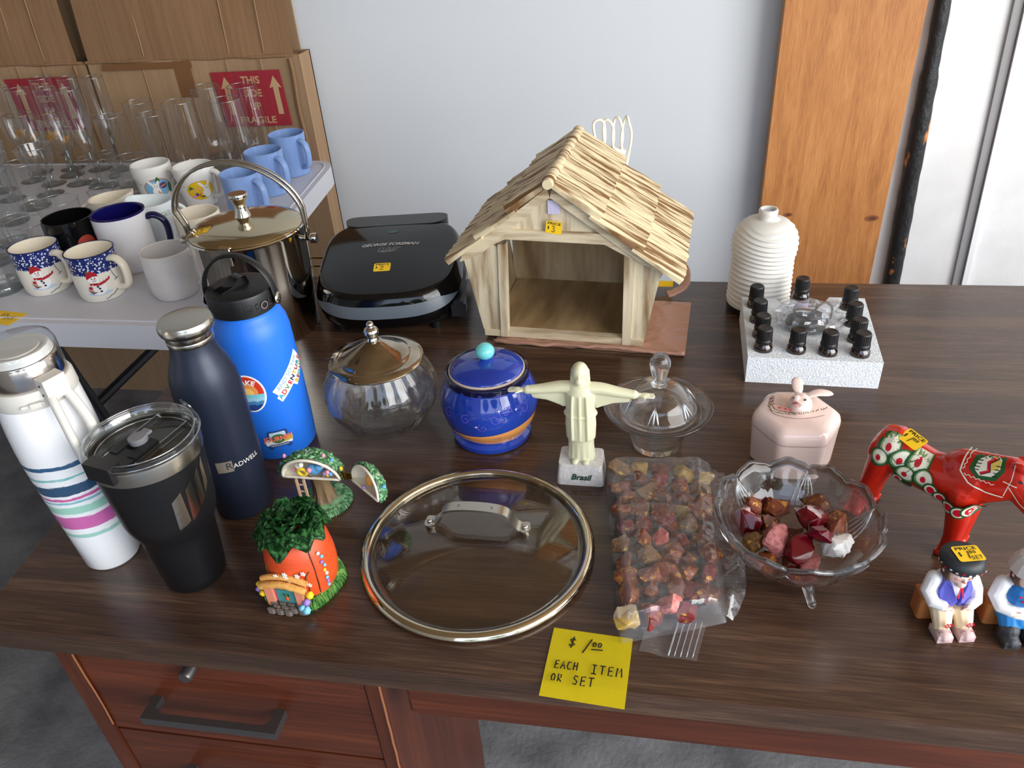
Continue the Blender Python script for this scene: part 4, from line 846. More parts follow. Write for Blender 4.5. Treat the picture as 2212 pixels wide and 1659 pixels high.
for i in range(nn_ + 1):
    th = radians(213 + (327 - 213) * i / nn_); x, y, z = lidf(1, th); vs.append(Vector((x * 1.006, y * 1.008, z - .0015 * min(1, sin(pi * i / nn_) * 3))))
b._new(vs, [(j * (nn_ + 1) + i, j * (nn_ + 1) + i + 1, (j + 1) * (nn_ + 1) + i + 1, (j + 1) * (nn_ + 1) + i) for j in range(len(rows_)) for i in range(nn_)]); part('front_strip', b, mat('grey_blue_plastic', rgb(92, 100, 108), .35), ld, smooth=60)
LT = mat('silver_letter', rgb(190, 190, 188), .4); a = Art(); a.text('GEORGE FOREMAN', 0, 0, .0112, LT, shear=.25, bold=.0003, sx=.98)
a.build('brand_print', fray(lm, (0, .018, .09), (1, 0, 0), (0, 1, .16)), ld, cut=.004, base=.0005)
a = Art(); a.stroke([(-.018, 0), (-.015, .008), (-.008, .007), (-.012, -.003), (-.004, .002), (-.002, .008), (.002, .008), (0, -.002), (.006, .004), (.010, .009), (.020, .009), (.010, .003), (.004, -.004), (-.010, -.005), (-.018, -.002)], .0007, LT)
a.stroke([(-.014, -.002), (-.006, -.003), (.0, -.001), (.006, -.003), (.013, -.002)], .0007, LT); a.build('signature_print', fray(lm, (0, .000, .09), (1, 0, 0), (0, 1, .16)), ld, cut=.008)
a = Art(); a.ell(0, 0, .010, .0065, mat('dark_lamp_ring', rgb(12, 16, 14), .3)); a.ell(0, .0003, .0085, .0052, mat('dark_green_lamp', rgb(24, 84, 62), .2)); a.build('power_lamp', fray(lm, (0, .062, .09), (1, 0, 0), (0, 1, .16)), ld, cut=.006)
price(fray(lm, (-.006, -.048, .09), (1, 0, 0), (0, 1, .16)), ld, '2', s=1.3)
b = B(); vs = []
for z, sc in ((.010, .90), (.018, .96), (.050, .97), (.056, .93)): vs += [Vector((.122 * sc * se(2 * pi * i / NS)[0], .112 * sc * se(2 * pi * i / NS)[1], z)) for i in range(NS)]
b._new(vs, [(j * NS + i, j * NS + (i + 1) % NS, (j + 1) * NS + (i + 1) % NS, (j + 1) * NS + i) for j in range(3) for i in range(NS)] + [tuple(range(NS))[::-1], tuple(range(3 * NS, 4 * NS))]); part('base_housing', b, M_BLKP, t, smooth=50)
b = B(); b.prism(rpoly([(-.085, .085), (.085, .085), (.095, .132), (-.095, .132)], .03), .03, .112); b.bevel(.006, 3, 50); part('hinge_cover', b, mat('grey_black_plastic', rgb(48, 50, 50), .35), t)
b = B(); b.box((.108, -.095, .030), (.124, .090, .048)); b.box((.104, -.098, .022), (.128, -.070, .044)); b.bevel(.004, 2); part('side_handle', b, mat('satin_black_plastic', rgb(34, 34, 36), .25), t)
for x, y in ((-.085, -.075), (.075, -.085), (-.085, .08), (.085, .08)):
    b = B(); b.lathe([(0, 0), (.008, 0), (.009, .012), (0, .012)], 16, M=Matrix.Translation((x, y, 0))); part('foot', b, M_BLKP, t)
Gi = (Matrix.Translation((-.428, 1.155, 0)) @ Matrix.Rotation(radians(9), 4, 'Z')).inverted()
for z in (.048, .064):
    b = B(); b.box((-.590, 1.199, z), (-.545, 1.201, z + .0035), Gi); part('plug_prong', b, mat('brass', rgb(200, 170, 110), .3, 1), t, label='thin brass plug prong')

# ------------------------------------------------------------------ plaster stable with thatched roof
RZ = radians(-4.8)
t = thing('plastic_bag', 'flat wrinkled pinkish-brown plastic bag spread under the thatched stable', 'bag', (-.108, 1.09, DZ))
M_BAG = mat('brown_bag_film', rgb(176, 134, 114), .22, alpha=.93, bump=.8, bscale=22, bdist=.006, bstretch=(1, 2, 1))
def bagz(x, y): return .003 + .0045 * abs(fbm((x, y, 0), 16)) + .0015 * fbm((x, y, 3), 50)
Q = [(-.127, -.058), (.166, -.080), (.180, .090), (-.11, .11)]
def bil(u, v): return ((1-u)*(1-v)*Q[0][0] + u*(1-v)*Q[1][0] + u*v*Q[2][0] + (1-u)*v*Q[3][0], (1-u)*(1-v)*Q[0][1] + u*(1-v)*Q[1][1] + u*v*Q[2][1] + (1-u)*v*Q[3][1])
b = B()
def bg(u, v):
    x, y = bil(u, v); e = min(u, 1 - u, v, 1 - v); z = .001 + (bagz(x, y) * .9) * min(1, e * 9) ; 
    if v < .06: y += .003 * fbm((x, 0, 1), 30)
    under = (x < .12 and y > -.045); return Vector((x, y, min(z, .0038) if under else z))
b.grid(90, 50, bg); part('film', b, M_BAG, t, smooth=180, fixn=True)
b = B(); b.tube(smoothpath([(-.127, -.055, .004), (-.08, -.065, .006), (-.02, -.066, .005), (.06, -.072, .007), (.12, -.078, .005), (.165, -.079, .004)], 6), .0032, 8, flat=1.0)
for v in b.bm.verts: v.co += Vector((0, .003 * fbm(v.co, 30), .002 * fbm(v.co, 60)))
part('rolled_edge', b, M_BAG, t, smooth=180)
b = B(); b.tube(smoothpath([(.110, .120, .006), (.128, .150, .030), (.150, .160, .040), (.170, .145, .034), (.168, .118, .016), (.140, .104, .008)], 6), .007, 10, flat=.5)
for v in b.bm.verts: v.co += Vector((.002 * fbm(v.co, 60), .003 * fbm(v.co + Vector((1, 0, 0)), 50), .002 * fbm(v.co, 70)))
part('bag_loop', b, M_BAG, t, smooth=180)
b = B(); b.box((.125, .128, .010), (.150, .130, .020)); part('bag_print', b, YEL, t)

M_STW = mat('cream_plaster_wood', rgb(216, 202, 172), .45, col2=rgb(128, 98, 62), nscale=6, stretch=(11, 11, 1.2), lo=.44, hi=.70, detail=8, bump=.7, bscale=10, bstretch=(9, 9, 1.5), bdist=.0015)
M_STH = mat('cream_plaster_beam', rgb(216, 200, 168), .45, col2=rgb(136, 106, 68), nscale=6, stretch=(1.5, 6, 11), lo=.44, hi=.70, detail=8, bump=.6, bscale=10, bstretch=(1.5, 9, 9), bdist=.0015)
M_STI = mat('brown_stained_plaster', rgb(206, 184, 146), .5, col2=rgb(116, 88, 54), nscale=3, stretch=(9, 3, 1.6), lo=.35, hi=.75, detail=6, bump=.6, bscale=8, bstretch=(9, 3, 2), bdist=.002)
M_STF = mat('dark_stained_plaster', rgb(182, 154, 112), .45, col2=rgb(104, 76, 42), nscale=3, stretch=(8, 2, 3), lo=.35, hi=.75, detail=6, bump=.6, bscale=8, bstretch=(9, 2, 2), bdist=.002)
def thatchmat(nm, ax):
    return mat(nm, rgb(122, 88, 50), .5, col2=rgb(222, 204, 166), nscale=3.2, stretch=(3.0, 62, 3.0), lo=.40, hi=.52, detail=6, bump=.9, bscale=4, bstretch=(3, 75, 3), bdist=.003)
M_TH = thatchmat('straw_thatch', 0)
t = thing('toy_stable', 'cream plaster stable with thatched roof and open front', 'stable', (-.128, 1.041, DZ + .0045), RZ)
# geometry in local space: front at y=0, bottom half-width .124, top half-width .148 at z .132
def W(z): return .124 + .024 * min(z, .132) / .132
AP = (-.010, .246)
def roofz(x): return AP[1] - (AP[1] - .132) * abs(x - AP[0]) / (.152 if x > AP[0] else .146)
fr = [(-.092, .010), (-.092, .150), (-.078, .166), (.066, .160), (.098, .140), (.098, .010)]
def wallpoly(pts, y0, y1, m, nm, bev=.0015):
    b = B(); n = len(pts); vs = [Vector((x, y0, z)) for x, z in pts] + [Vector((x, y1, z)) for x, z in pts]
    b._new(vs, [tuple(range(n)), tuple(range(n, 2*n))[::-1]] + [(i, n + i, n + (i+1) % n, (i+1) % n) for i in range(n)]); b.bevel(bev, 2, 20); return part(nm, b, m, t)
wallpoly([(-.124, 0), (-.092, 0), (-.091, .150), (-.116, .160), (-.148, .132)], 0, .012, M_STW, 'front_board')
wallpoly([(.098, 0), (.124, 0), (.148, .128), (.118, .152), (.097, .146)], 0, .012, M_STW, 'front_board')
wallpoly([(-.098, .0), (-.086, 0), (-.080, .158), (-.092, .156)], -.003, .010, M_STW, 'door_post')
wallpoly([(.093, 0), (.106, 0), (.110, .146), (.094, .150)], -.003, .010, M_STW, 'door_post')
wallpoly([(-.124, 0), (.124, 0), (.124, .011), (-.124, .011)], -.002, .012, M_STH, 'door_sill')
wallpoly([(-.118, .146), (-.080, .166), (.066, .164), (.104, .144), (.118, .150), (.070, .180), (-.085, .181)], -.005, .012, M_STH, 'lintel')
wallpoly([(-.088, .178), (.076, .177), (AP[0], .240)], .001, .010, M_STW, 'gable_board')
wallpoly([(-.152, .128), (-.146, .140), (AP[0] - .004, .246), (AP[0], .232), (-.118, .142)], -.008, .010, M_STH, 'barge_board')
wallpoly([(.158, .122), (.152, .136), (AP[0] + .004, .246), (AP[0], .232), (.120, .138)], -.008, .010, M_STH, 'barge_board')
for s_ in (-1, 1):
    b = B(); b._new([Vector(p_) for p_ in ((s_*.124, 0, 0), (s_*.124, .20, 0), (s_*.148, .20, .132), (s_*.148, 0, .132), (s_*.117, .012, 0), (s_*.117, .20, 0), (s_*.139, .20, .132), (s_*.139, .012, .132))], [(0,1,2,3), (4,7,6,5), (0,4,5,1), (3,2,6,7), (0,3,7,4), (1,5,6,2)]); part('side_wall', b, M_STI, t)
b = B(); b.box((-.122, .188, 0), (.122, .200, .134)); part('back_wall', b, M_STI, t, label='brown stained inner back wall')
b = B(); b.box((-.117, .008, .004), (.117, .190, .009)); part('stable_floor', b, M_STF, t, label='dark stained inner floor')
b = B(); b._new([Vector(p_) for p_ in ((-.148, .188, .132), (.148, .188, .132), (AP[0], .188, .24), (-.148, .200, .132), (.148, .200, .132), (AP[0], .200, .24))], [(0,1,2), (3,5,4), (0,3,4,1), (1,4,5,2), (2,5,3,0)]); part('rear_gable', b, M_STW, t)
for s_, ex, ez in ((-1, -.166, .128), (1, .174, .116)):
    for L_ in range(3):
        v0, v1 = (0.0, .36) if L_ == 0 else ((.30, .69) if L_ == 1 else (.63, 1.0))
        lift0, lift1 = (.010, .016) if L_ == 0 else ((.004, .011) if L_ == 1 else (.001, .007))
        b = B(); nx, ny = 120, 10; d = Vector((ex - AP[0], 0, ez - AP[1])); ln = d.normalized(); nrm = Vector((-ln.z, 0, ln.x)) * (1 if s_ > 0 else -1)
        yf = -.018 + (.003, 0, -.003)[L_]; yb = .236
        def pf(u, v, under):
            q = v0 + (v1 - v0) * v; y = yf + (yb - yf) * u
            st = .0022 * fbm((y * 4 + L_ * 7 + s_, q * .12, 0), 34, 3) + .0014 * abs(sin(y * 300 + 1.5 * fbm((y, q * .3, L_), 12))) 
            endj = .0030 * fbm((y * 60, L_ * 3.3, s_), 1, 2) if v > .9 else 0
            edge = 1 - .35 * max(0, abs(u - .5) * 2 - .93) / .07
            h = (lift0 + (lift1 - lift0) * v + st + .003) * edge
            if under: h = min(h - .002, -.001 + lift0 * .5)
            p_ = Vector((AP[0], y, AP[1])) + d * q + ln * endj + nrm * h; p_.z += .012 * (u - .5) * 0; return p_
        vs = [pf(i / nx, j / ny, False) for j in range(ny + 1) for i in range(nx + 1)]; k0 = len(vs); vs += [pf(i / nx, j / ny, True) for j in range(ny + 1) for i in range(nx + 1)]
        I_ = lambda i, j, o=0: o + j * (nx + 1) + i
        fs = [(I_(i, j), I_(i+1, j), I_(i+1, j+1), I_(i, j+1)) for j in range(ny) for i in range(nx)] + [(I_(i, j, k0), I_(i, j+1, k0), I_(i+1, j+1, k0), I_(i+1, j, k0)) for j in range(ny) for i in range(nx)]
        for i in range(nx): fs += [(I_(i, 0), I_(i, 0, k0), I_(i+1, 0, k0), I_(i+1, 0)), (I_(i, ny), I_(i+1, ny), I_(i+1, ny, k0), I_(i, ny, k0))]
        for j in range(ny): fs += [(I_(0, j), I_(0, j+1), I_(0, j+1, k0), I_(0, j, k0)), (I_(nx, j), I_(nx, j, k0), I_(nx, j+1, k0), I_(nx, j+1))]
        b._new(vs, fs); part('thatch_layer', b, M_TH, t, smooth=50)
b = B(); P_ = [(AP[0], -.020 + .258 * k / 90, AP[1] + .0085) for k in range(91)]; b.tube(P_, 0, 14, rs=[.0088 + .0012 * sin(k * 1.9) + .001 * fbm((k, 0, 0), .3) if 1 < k < 89 else .0070 for k in range(91)]); part('ridge_roll', b, M_TH, t, smooth=60)
b = B(); b.box((-.0085, -.0010, -.0100), (.0085, .0006, .0100), Matrix.Translation((-.006, -.001, .216))); part('fastener_square', b, mat('lilac_hook_tape', rgb(206, 200, 224), .9, bump=1, bscale=500), t, label='small lilac fabric fastener square')
price(fplane((-.006, -.0052, .187), (1, 0, -.14), (.14, 0, 1)), t, '3', s=1.12)
t = thing('extension_cord', 'coiled white cord and plug lying behind the thatched roof', 'cord', (-.075, 1.275, DZ + .215))
M_CORD = mat('ivory_cord', rgb(232, 226, 206), .4)
for k in range(4):
    b = B(); cx = -.022 + k * .014; b.tube(smoothpath([(cx + .012, .0, -.03), (cx + .004, .0, .03), (cx + .002 + .003 * k, .003 * k, .056 + .002 * k), (cx + .016, .002, .058 - .004 * (k % 2)), (cx + .020, .002, .03), (cx + .010, 0, -.03)], 6), .0022, 8); part('cord_loop', b, M_CORD, t, smooth=180)
b = B(); b.box((.006, -.006, -.012), (.028, .008, .020), Matrix.Rotation(.3, 4, 'Y')); b.bevel(.003, 2); part('plug', b, mat('white_plastic', rgb(238, 238, 234), .35), t)
b = B(); b.tube([(-.0, 0, -.02), (-.01, .01, -.10), (-.02, .008, -.213), (-.04, -.004, -.213)], .0022, 8); part('cord_tail', b, M_CORD, t, smooth=180)

# ------------------------------------------------------------------ jars and dish on the desk
t = thing('cookie_jar', 'glossy blue ceramic jar with orange band and turquoise lid knob', 'jar', (-.196, .806, DZ))
M_BLUE = mat('cobalt_glaze', rgb(26, 48, 140), .07, col2=rgb(36, 70, 170), nscale=10, coat=.5)
JP = [(.046, 0), (.051, .002), (.0515, .008), (.047, .012), (.049, .016), (.057, .030), (.0622, .048), (.0632, .058), (.0600, .074), (.0540, .086), (.0515, .092), (.0525, .096)]
b = B(); b.lathe([(0, 0)] + JP + [(.052, .0985), (.0500, .0990), (.0485, .096), (.0485, .09), (0, .09)], 96); part('body', b, M_BLUE, t, smooth=50)
b = B(); b.lathe([(.0532, .0865), (.0520, .0915), (.0532, .0960), (.0525, .0990), (.0500, .0997), (.0490, .0985), (.0500, .0975), (.0512, .093), (.0525, .0865)], 96, close=True); part('neck_band', b, mat('dark_navy_glaze', rgb(14, 16, 52), .08, coat=.5), t, smooth=60)
b = B(); b.lathe([(.0482, .0972), (.0482, .1005), (.0470, .1015), (.0455, .1005)], 96); part('unglazed_ring', b, mat('pale_bisque', rgb(196, 176, 160), .6), t)
b = B(); b.lathe([(.0465, .0990), (.0465, .1015), (.0440, .1045), (.0340, .1090), (.0200, .1125), (.0085, .1138), (.0070, .1150), (0, .1155)], 96); ld = part('lid', b, M_BLUE, t, smooth=60)
b = B(); b.ball((0, 0, .1245), .0122, 32, 20, sc=(1, 1, .88)); part('knob', b, mat('turquoise_glaze', rgb(112, 204, 206), .08, coat=.5), ld, smooth=180)
JR = interp(JP); a = Art(); AMB = mat('amber_glaze', rgb(222, 148, 78), .12, col2=rgb(236, 174, 108), nscale=6, stretch=(1, 1, 8), coat=.4)
TH = radians(-76); SW = 2 * pi * JR(.03)
def wav(x): return .0065 + .0075 * sin(x / JR(.03) * 1.0 - .3)
n_ = 72; a.items.append(([(-SW/2 + SW * i / n_, -.0165 + .004 * sin(i / n_ * 2 * pi)) for i in range(n_ + 1)] + [(-SW/2 + SW * i / n_, wav(-SW/2 + SW * i / n_) - .001) for i in range(n_ + 1)], [(i, i + 1, n_ + 2 + i, n_ + 1 + i) for i in range(n_)], a._m(AMB)))
a.build('orange_band', fcyl(JR, TH, .034), t, cut=.006, base=.0003)
a = Art(); VIO = mat('violet_line', rgb(120, 96, 214), .3); STAR = mat('star_print', rgb(220, 220, 250), .3)
def spiral(cx, cy, r, k0, d=1): a.stroke([(cx + d * r * (1 - q / 26) * cos(k0 + q * .35), cy + r * (1 - q / 26) * sin(k0 + q * .35)) for q in range(22)], .0006, VIO)
for q in [(-.034, .004, .007, 1, 1), (.004, .006, .009, 2, -1), (.020, .012, .007, 0, 1), (-.012, -.006, .007, 2, 1), (.045, .008, .008, 1, -1), (-.06, .005, .008, 1, 1)]: spiral(*q)
for x, y in ((.033, .012), (-.020, -.004), (.010, .016)): a.poly([(x + (.0028 if k % 2 == 0 else .0007) * sin(k * pi / 4), y + (.0028 if k % 2 == 0 else .0007) * cos(k * pi / 4)) for k in range(8)], STAR)
a.build('scroll_print', fcyl(JR, TH, .058), t, cut=.005, base=.0004)
a = Art()
for k in range(14): x = -.15 + k * .023; a.stroke([(x + .0022 * (1 - q / 16) * cos(q * .6), .0022 * (1 - q / 16) * sin(q * .6)) for q in range(14)] , .0006, mat('lilac_scroll', rgb(80, 84, 200), .3))
a.build('neck_scrolls', fcyl(.0535, TH, .0925), t, cut=.005)

t = thing('candy_jar', 'round ribbed clear glass jar with tarnished silver lid', 'jar', (-.342, .812, DZ))
GP2 = [(.034, .0), (.040, .002), (.056, .018), (.068, .038), (.0735, .056), (.0715, .075), (.0630, .092), (.0560, .101), (.0545, .106)]
rb = lambda r, z, a, j: (r * (1 + .030 * abs(cos(8 * a)) ** .7 * min(1, (r - .03) / .02 if r > .03 else 0)), z)
b = B(); b.lathe([(0, .0015)] + GP2 + [(.0530, .106), (.0540, .101), (.061, .090), (.0690, .074), (.0710, .056), (.0655, .039), (.053, .020), (.037, .006), (0, .005)], 96, fn=rb); part('glass_bowl', b, M_GLASS, t, smooth=180)
M_TARN = mat('tarnished_silver', rgb(196, 186, 168), .12, 1.0, col2=rgb(134, 114, 88), nscale=18, lo=.40, hi=.68, detail=10, bump=.12, bscale=220, bdist=.0006)
b = B(); b.lathe([(.0545, .1015), (.0600, .1030), (.0612, .1050), (.0600, .1068), (.0500, .1090), (.0455, .1098), (.0445, .1112), (.0415, .1122), (.0330, .1175), (.0220, .1245), (.0130, .1300), (.0095, .1330), (0, .1335)], 96); ld = part('lid', b, M_TARN, t, smooth=60)
b = B(); b.lathe([(.0080, .1325), (.0085, .1345), (.0068, .1365), (.0070, .1385)], 32); b.ball((0, 0, .1445), .0098, 28, 16, sc=(1, 1, .85)); b.ball((0, 0, .1545), .0050, 24, 12); part('knob', b, M_STEEL, ld, smooth=180)

t = thing('candy_dish', 'clear glass dish with wide flared rim and domed glass lid', 'dish', (.018, .797, DZ))
fl_ = lambda r, z, a, j: (r, z)
b = B(); b.lathe([(0, .002), (.026, 0), (.0305, .002), (.0330, .012), (.0370, .028), (.0405, .042), (.0480, .050), (.0600, .0545), (.0655, .0575), (.0668, .0595), (.0650, .0612), (.0580, .0590), (.0470, .0545), (.0390, .0480), (.0345, .034), (.0310, .018), (.0280, .010), (0, .009)], 96); part('glass_bowl', b, M_GLASS, t, smooth=180)
b = B(); b.lathe([(0, .0905), (.012, .0905), (.026, .0860), (.038, .0740), (.0445, .0610), (.0470, .0590), (.0475, .0565), (.0425, .0560), (.0355, .0700), (.0240, .0820), (.011, .0865), (0, .0868)], 96); ld = part('glass_lid', b, M_GLASS, t, smooth=180)
b = B(); b.lathe([(0, .0905), (.0100, .0908), (.0065, .0935), (.0070, .0990), (.0098, .1070), (.0122, .1170), (.0118, .1250), (.0085, .1310), (.0040, .1338), (0, .1340)], 40, fn=lambda r, z, a, j: (r * (1 + .03 * cos(8 * a)), z)); part('knob', b, M_GLASS, ld, smooth=180)
for k in range(6):   # pressed flower petals round the lid and the rim
    Mx = Matrix.Rotation(k * pi / 3 + .4, 4, 'Z')
    for d_ in (-.5, 0, .5):
        b = B(); b.tube([Mx @ Vector((.034 + q * .0035, d_ * q * .0035, .0795 - q * .0036 * (1 + q * .12))) for q in range(5)], 0, 6, rs=[.0004, .0011, .0013, .0010, .0004], flat=.6); part('cut_petal', b, M_RIM, ld, smooth=180)

# ------------------------------------------------------------------ resin statuette
t = thing('statuette', 'pale yellow resin robed figure with arms spread on a white block', 'statuette', (-.071, .728, DZ), radians(-1))
b = B(); b.prism(rpoly([(-.0285, -.020), (.0285, -.020), (.0285, .020), (-.0285, .020)], .006), 0, .029)
for v in b.bm.verts:
    if v.co.z > .02: v.co.x *= .90; v.co.y *= .88
b.bevel(.0025, 3, 40); bs = part('stone_block', b, mat('rough_white_marble', rgb(216, 212, 208), .6, col2=rgb(196, 192, 190), nscale=300, bump=.8, bscale=500, bdist=.0006), t, label='rough white stone block')
a = Art(); GI = mat('dark_green_ink', rgb(20, 60, 44), .4)
a.text('Brasil', .001, 0, .0112, GI, shear=.3, bold=.0003, sx=.95); a.build('lettering', fplane((0, -.0198, .0125), (1, 0, 0), (0, .10, 1)), bs)
M_RESIN = mat('pale_resin', rgb(222, 219, 186), .28, sss=.5, coat=.2, trans=.12, ior=1.4)
b = B()
def limb(b, pts, rs, seg=14, **k): b.tube(pts, 0, seg, rs=rs, **k); b.ball(pts[0], rs[0], 12, 8); b.ball(pts[-1], rs[-1], 12, 8)
z0 = .027
def fold(r, z, a, j): 
    q = max(0, min(1, (.058 - z) / .02)); e = r * (1 + .055 * q * cos(14 * a)); return e, z
rx = [(0, z0), (.0155, z0), (.0160, z0 + .006), (.0150, .050), (.0155, .0575), (.0172, .060), (.0180, .078), (.0170, .098), (.0175, .112), (.0180, .124), (.0140, .133), (.0060, .137), (0, .137)]
b.lathe(rx, 56, fn=lambda r, z, a, j: fold(r, z, a, j)); 
for v in b.bm.verts: v.co.y *= .72
limb(b, [(0, -.001, .130), (0, -.003, .142)], [.0065, .006])
b.ball((0, -.004, .1515), .0098, 20, 14, sc=(.88, .95, 1.12)); b.ball((0, -.0005, .1500), .0103, 20, 14, sc=(.95, .9, 1.15))
b.ball((0, -.0135, .1500), .0016, 8, 6, sc=(.8, 1, 1.5)); b.ball((0, -.0115, .1435), .0048, 12, 8, sc=(.9, .7, 1.0))
limb(b, [(-.007, .002, .150), (-.0085, .001, .138)], [.0036, .003]); limb(b, [(.007, .002, .150), (.0085, .001, .138)], [.0036, .003])
for s_ in (-1, 1):
    limb(b, smoothpath([(s_*.008, 0, .128), (s_*.022, 0, .1285), (s_*.042, -.001, .1255), (s_*.060, -.002, .1235)], 3), [.0085]*1 + [.0083, .008, .0077, .0074, .007, .0065, .0061, .0057, .0054], flat=.9)
    b._new([Vector(p_) for p_ in ((s_*.016, -.003, .126), (s_*.058, -.0035, .122), (s_*.055, -.003, .113), (s_*.036, -.004, .111), (s_*.018, -.005, .104), (s_*.016, .004, .126), (s_*.058, .0015, .122), (s_*.055, .001, .113), (s_*.036, .004, .111), (s_*.018, .005, .104))], [(0,1,2,3,4), (9,8,7,6,5), (0,5,6,1), (1,6,7,2), (2,7,8,3), (3,8,9,4), (4,9,5,0)])
    limb(b, [(s_*.058, -.002, .123), (s_*.066, -.002, .1228)], [.0036, .0032])
    b.ball((s_*.0715, -.002, .1226), .0058, 14, 8, sc=(1.15, .85, .50))
    for q in range(4): limb(b, [(s_*.074, -.0055 + q * .0024, .1228), (s_*(.0835 - .0012 * abs(q - 1.4)), -.0062 + q * .0027, .1224)], [.0014, .0010], 8)
    limb(b, [(s_*.068, -.005, .1230), (s_*.0725, -.0095, .1236)], [.0016, .0012], 8)
# belt, folds and feet
for k in range(3): limb(b, smoothpath([(-.008 + k * .008, -.0125, .122), (-.009 + k * .009, -.0130, .095), (-.009 + k * .009, -.0118, .062)], 4), [.0016] * 9)
limb(b, [(.0185 * cos(a_), .0130 * sin(a_), .094) for a_ in [pi * 2 * k / 16 for k in range(17)]], [.0014] * 17, 8)
for s_ in (-1, 1): b.ball((s_*.0065, -.0125, z0 + .003), .0042, 12, 8, sc=(1, 1.2, .8))
part('figure', blob(b, M_RESIN, .0008, 2), None, t, label='translucent pale yellow resin figure')

# ------------------------------------------------------------------ diffuser, foam tray, oil bottles
t = thing('diffuser', 'white ceramic aroma diffuser with wavy ridges and a narrow neck', 'diffuser', (.176, 1.172, DZ))
DP = []
for k in range(151):
    q = k / 150; z = .012 + .140 * q
    r = .0485 - .004 * q if q < .55 else None
    if q >= .55: e = (q - .55) / .45; r = .0463 * sqrt(max(0, 1 - e ** 2.6)) + .0125 * e
    DP.append((max(r, .0125), z))
DP += [(.0128, .156), (.0142, .160), (.0146, .1645), (.0132, .1670), (.0105, .1668), (.0095, .160)]
def wv(r, z, a, j):
    if j > 150: return r, z
    ph = z * 400 + 1.6 * sin(a * 1.0 + 1) + 1.1 * sin(2 * a + z * 30) + .7 * sin(3 * a + .7)
    am = .0016 * min(1, j / 9) * (1 if j < 132 else max(0, (148 - j) / 16)); s_ = sin(ph); return r + am * (1 - abs(s_)) * 2 - am, z
b = B(); b.lathe([(0, .012)] + DP, 96, fn=wv); part('cover', b, mat('matte_white_ceramic', rgb(208, 205, 197), .6), t, smooth=180)
b = B(); b.lathe([(0, 0), (.046, 0), (.0485, .003), (.0488, .011), (.045, .013), (0, .013)], 64); part('base', b, M_BLKP, t)
b = B(); b.lathe([(0, .160), (.0095, .160), (.0095, .1625), (.004, .163), (0, .163)], 24); part('mist_nozzle', b, mat('pale_blue_plastic', rgb(170, 180, 205), .3), t)
t = thing('foam_tray', 'white foam block holding small dark oil bottles', 'foam tray', (.225, 1.035, DZ))
M_FOAM = mat('white_foam', rgb(234, 238, 240), .8, col2=rgb(212, 220, 228), nscale=330, lo=.4, hi=.6, bump=.9, bscale=420, bdist=.0015)
b = B(); o_ = [(-.086, -.088), (.088, -.094), (.101, .092), (.050, .094), (.030, .060), (-.020, .058), (-.028, .086), (-.080, .090)]
b.prism(o_, 0, .041); b.bevel(.003, 2, 30); fb = part('foam_block', b, M_FOAM, t, smooth=0)
M_AMB = mat('dark_amber_glass', rgb(34, 18, 10), .04, spec=.7, coat=.6)
bot = thing('oil_bottle', 'x', 'bottle', (0, 0, 0), 0, 'small oil bottles in the foam tray')
b = B(); b.lathe([(0, 0), (.0105, 0), (.0115, .002), (.0115, .030), (.0105, .0345), (.0075, .037), (.0072, .039), (0, .039)], 28); part('glass_body', b, M_AMB, bot, smooth=50)
b = B(); b.lathe([(.0076, .0365), (.0098, .037), (.0101, .0400), (.0098, .0420), (.0090, .0430)], 28); part('safety_ring', b, M_BLKP, bot)
b = B(); b.lathe([(.0092, .0432), (.0092, .0440), (.0089, .0560), (.0080, .0574), (.0062, .0575), (.0058, .0571), (0, .0571)], 56, fn=lambda r, z, a, j: (r * (1 + .028 * (1 if int(a / (2 * pi) * 56 + .5) % 2 else -1) * (1 if 1 <= j <= 2 else 0)), z)); part('ribbed_cap', b, M_BLKP, bot, smooth=30)
BL = [((.1610, .970), 'dark oil bottle at the front left corner of the foam tray'), ((.2050, .968), 'dark oil bottle second from the left in the front row of the tray'), ((.2455, .964), 'dark oil bottle third from the left in the front row of the tray'), ((.2870, .963), 'dark oil bottle at the front right corner of the foam tray'),
      ((.1625, 1.006), 'dark oil bottle second from the front in the left column'), ((.1625, 1.050), 'dark oil bottle third from the front in the left column'), ((.1625, 1.097), 'dark oil bottle at the back left corner of the foam tray'),
      ((.290, 1.000), 'dark oil bottle second from the front in the right column'), ((.293, 1.046), 'dark oil bottle third from the front in the right column'), ((.297, 1.096), 'dark oil bottle at the back right corner of the foam tray')]
for i, ((x, y), lb) in enumerate(BL):
    o = bot if i == 0 else copy_tree(bot); o.location = (x, y, DZ + .0415); o['label'] = lb; o.rotation_euler = (0, 0, i * .7)
    o.location.z = DZ + .0415 - .0300; o.scale = (1.13, 1.13, 1.10)
fb_cut = [((x, y)) for (x, y), _ in BL]
o = copy_tree(bot); o.location = (.228, 1.105, DZ + .0215); o.scale = (1.1, 1.1, 1.1); o['label'] = 'dark oil bottle with pale lilac label, standing before the white diffuser'
b = B(); b.lathe([(.0117, .006), (.0117, .027)], 28); part('paper_label', b, mat('lilac_paper', rgb(176, 172, 206), .5), o, smooth=180)
b = B(); b.prism([(-.016, -.014), (.016, -.014), (.016, .010), (-.016, .010)], 0, .0215, Matrix.Translation((.003, .070, 0))); part('foam_ledge', b, M_FOAM, t, smooth=0)
t = thing('cable_bundle', 'coiled black cable in a crinkled clear plastic bag on the foam tray', 'cable', (.232, 1.030, DZ + .0415)); random.seed(5)
for k in range(5):
    b = B(); b.tube([(.026 * cos(a) * (1 - .05 * k) - .006 + .004 * sin(k * 2), .017 * sin(a) + .003 * k, .004 + .0034 * k + .004 * sin(a + k)) for a in [2 * pi * i / 30 for i in range(30)]], .0021, 8, close=True); part('cable_coil', b, M_BLKP, t, smooth=180)
